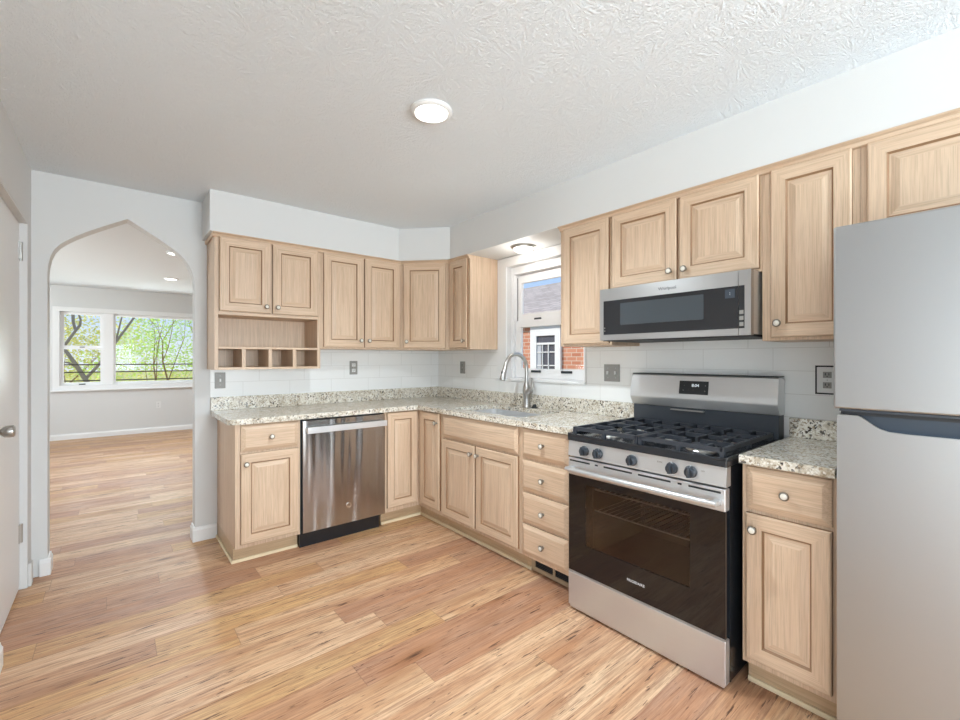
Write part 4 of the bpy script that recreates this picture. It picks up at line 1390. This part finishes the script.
box(bm, -0.046, -0.022, y0 + 0.135, y1 - 0.165, 2.265, 2.305)
for f in (0.36, 0.68):
    yy = y0 + 0.135 + f * (y1 - y0 - 0.30)
    box(bm, -0.040, -0.0225, yy - 0.010, yy + 0.010, zz0 + 0.10, 2.264)
for z in (2.12, 1.86, 1.68):
    box(bm, -0.040, -0.0225, y0 + 0.135, y1 - 0.165, z - 0.010, z + 0.010)
ob('muntin', bm, 'vinyl', wf)
ob('curtain', boxes((-0.030, -0.0225, y1 - 0.275, y1 - 0.166, zz0 + 0.10, 2.264)), 'curtain', wf)
ob('downspout', boxes((-0.07, -0.001, 4.70 - 5.6, 4.84 - 5.6, 0.1, 2.73), bev=0.01), 'vinyl', H)

# porch railing
Rl = thing('porch_railing', 'dark thin horizontal railing outside the living room window', 'railing', (0, 11.8, -0.7))
for z in (1.872, 1.722, 1.552, 1.38):
    bm = bmesh.new(); tube(bm, [(-4.0, 0, z), (5.0, 0, z)], 0.012, 8)
    ob('rail', bm, 'railwood', Rl)
for x in (-4.0, -1.9, 2.6, 5.0):
    ob('post', boxes((x - 0.04, x + 0.04, -0.04, 0.04, 0.0, 1.92)), 'railwood', Rl)

# trees
def leaves(bm, rnd, centers, n, spread, size):
    for _ in range(n):
        c = rnd.choice(centers)
        p = Vector(c) + Vector((rnd.gauss(0, spread), rnd.gauss(0, spread), rnd.gauss(0, spread * 0.8)))
        d = Vector((rnd.uniform(-1, 1), rnd.uniform(-1, 1), rnd.uniform(-0.6, 0.6))).normalized()
        u = d.orthogonal().normalized(); w = d.cross(u)
        s = size * rnd.uniform(0.6, 1.3)
        vs_ = [bm.verts.new(p + q) for q in (d * s, u * s * 0.45, -d * s, -u * s * 0.45)]
        bm.faces.new((vs_[0], vs_[1], vs_[2], vs_[3]))

def branchy(bm, rnd, p, d, length, r, depth, tips, spread=0.55, seg=4):
    pts, rs = [p.copy()], [r]
    q = p.copy(); dd = d.copy()
    for k in range(seg):
        dd = (dd + Vector((rnd.gauss(0, 0.13), rnd.gauss(0, 0.13), rnd.gauss(0, 0.06)))).normalized()
        q = q + dd * (length / seg)
        pts.append(q.copy()); rs.append(r * (1 - 0.55 * (k + 1) / seg))
        if depth > 0 and k >= 1:
            for _ in range(2 if k == seg - 1 else 1):
                nd = (dd + Vector((rnd.uniform(-1, 1), rnd.uniform(-1, 1), rnd.uniform(-0.3, 0.7))) * spread).normalized()
                branchy(bm, rnd, q, nd, length * rnd.uniform(0.55, 0.75), rs[-1] * 0.65, depth - 1, tips, spread, 3)
    tips.append(q.copy())
    if depth <= 1: tips.append(pts[len(pts) // 2])
    tube(bm, pts, rs, 6, True)

def tree(name, label, loc, stems, depth, seed, leafmat, barkmat, nleaf, spread, size, leaf_min=0.0):
    rnd = random.Random(seed)
    t = thing(name, label, 'tree', loc)
    bm = bmesh.new(); tips = []
    for (dx, dy, dz, ln, r) in stems:
        branchy(bm, rnd, Vector((dx * 0.15, dy * 0.15, 0)), Vector((dx, dy, dz)).normalized(), ln, r, depth, tips)
    ob('trunk', bm, barkmat, t, smooth=60)
    cs = [p for p in tips if p.z > leaf_min]
    bm = bmesh.new(); leaves(bm, rnd, cs, nleaf, spread, size)
    f = ob('foliage', bm, leafmat, t, recalc=False); f['kind'] = 'stuff'
    return t
tree('leafy_tree', 'multi-stemmed tree with fresh light green leaves outside the picture window', (1.20, 16.6, -0.7),
     [(0.05, 0, 1, 2.6, 0.035), (-0.35, 0.1, 1, 2.5, 0.030), (0.42, -0.1, 1, 2.5, 0.032), (0.8, 0.2, 1, 2.6, 0.028), (0.55, 0.3, 1, 1.5, 0.02), (-0.4, 0.3, 1, 1.4, 0.02), (1.3, 0.1, 1, 1.7, 0.02)], 3, 4, 'leaf1', 'twig', 16000, 0.40, 0.044, 1.1)
tree('bushy_tree', 'yellow green bushy tree behind the leafy tree outdoors', (-2.2, 25.5, -0.7),
     [(0.0, 0, 1, 2.0, 0.06), (-0.5, 0.1, 1, 2.0, 0.05), (0.6, 0, 1, 2.0, 0.05)], 2, 9, 'leaf2', 'twig', 5500, 0.62, 0.07, 0.3)
tree('bushy_tree', 'pale yellow bushy tree far off behind the railing outdoors', (7.2, 26.0, -0.7),
     [(0.0, 0, 1, 2.2, 0.06), (-0.6, 0.1, 1, 2.0, 0.05), (0.6, 0, 1, 2.0, 0.05)], 2, 17, 'leaf2', 'twig', 4200, 0.60, 0.06, 0.3)
tree('bushy_tree', 'loose green bushy tree at the far right outdoors', (9.5, 18.0, -0.7),
     [(0.0, 0, 1, 2.6, 0.06), (-0.4, 0.1, 1, 2.5, 0.05), (0.5, 0, 1, 2.4, 0.05)], 2, 23, 'leaf1', 'twig', 1800, 0.35, 0.05, 0.8)
# leaning dark tree by the double-hung wing
tl = thing('bare_tree', 'bare grey tree with crooked limbs outside the double-hung window wing', 'tree', (-0.3, 13.6, -0.7))
bm = bmesh.new()
def limb(pts, r0, r1, y=0.0):
    n = len(pts)
    tube(bm, [(x + 0.3, y + 0.03 * math.sin(3.0 * i + x), z + 0.7) for i, (x, z) in enumerate(pts)], [r0 + (r1 - r0) * i / (n - 1) for i in range(n)], 9)
limb([(-0.05, -0.7), (-0.20, 0.1), (-0.42, 0.62), (-0.50, 0.82), (-0.64, 1.12), (-0.80, 1.42), (-0.98, 1.72)], 0.07, 0.030)
limb([(-0.93, 1.44), (-0.84, 1.60), (-0.755, 1.761), (-0.665, 1.93), (-0.70, 2.12), (-0.71, 2.31), (-0.66, 2.8)], 0.03, 0.03)
limb([(-0.665, 1.93), (-0.59, 2.06), (-0.575, 2.18), (-0.61, 2.30), (-0.58, 2.7)], 0.032, 0.012)
limb([(-0.62, 1.08), (-0.78, 1.20), (-0.92, 1.22)], 0.03, 0.012)
limb([(-0.50, 0.82), (-0.30, 1.10), (-0.05, 1.50), (0.07, 1.74), (0.214, 1.99), (0.41, 2.34), (0.6, 2.8)], 0.035, 0.022, 0.05)
limb([(0.03, 1.66), (0.084, 1.92), (0.16, 2.32), (0.2, 2.8)], 0.024, 0.012, 0.06)
ob('trunk', bm, 'bark', tl, smooth=60)
# far hedge of yellow scrub
rnd = random.Random(77)
bm = bmesh.new()
cs = [Vector((x * 0.5 - 12, 30 + rnd.uniform(-1.5, 1.5), rnd.uniform(-0.6, 0.9))) for x in range(64) for _ in range(6)]
leaves(bm, rnd, cs, 6500, 0.40, 0.10)
hd = ob('scrub_foliage', bm, 'leaf2', recalc=False)
tag(hd, 'pale yellow scrub foliage far outside the living room window', 'foliage', None, 'stuff')
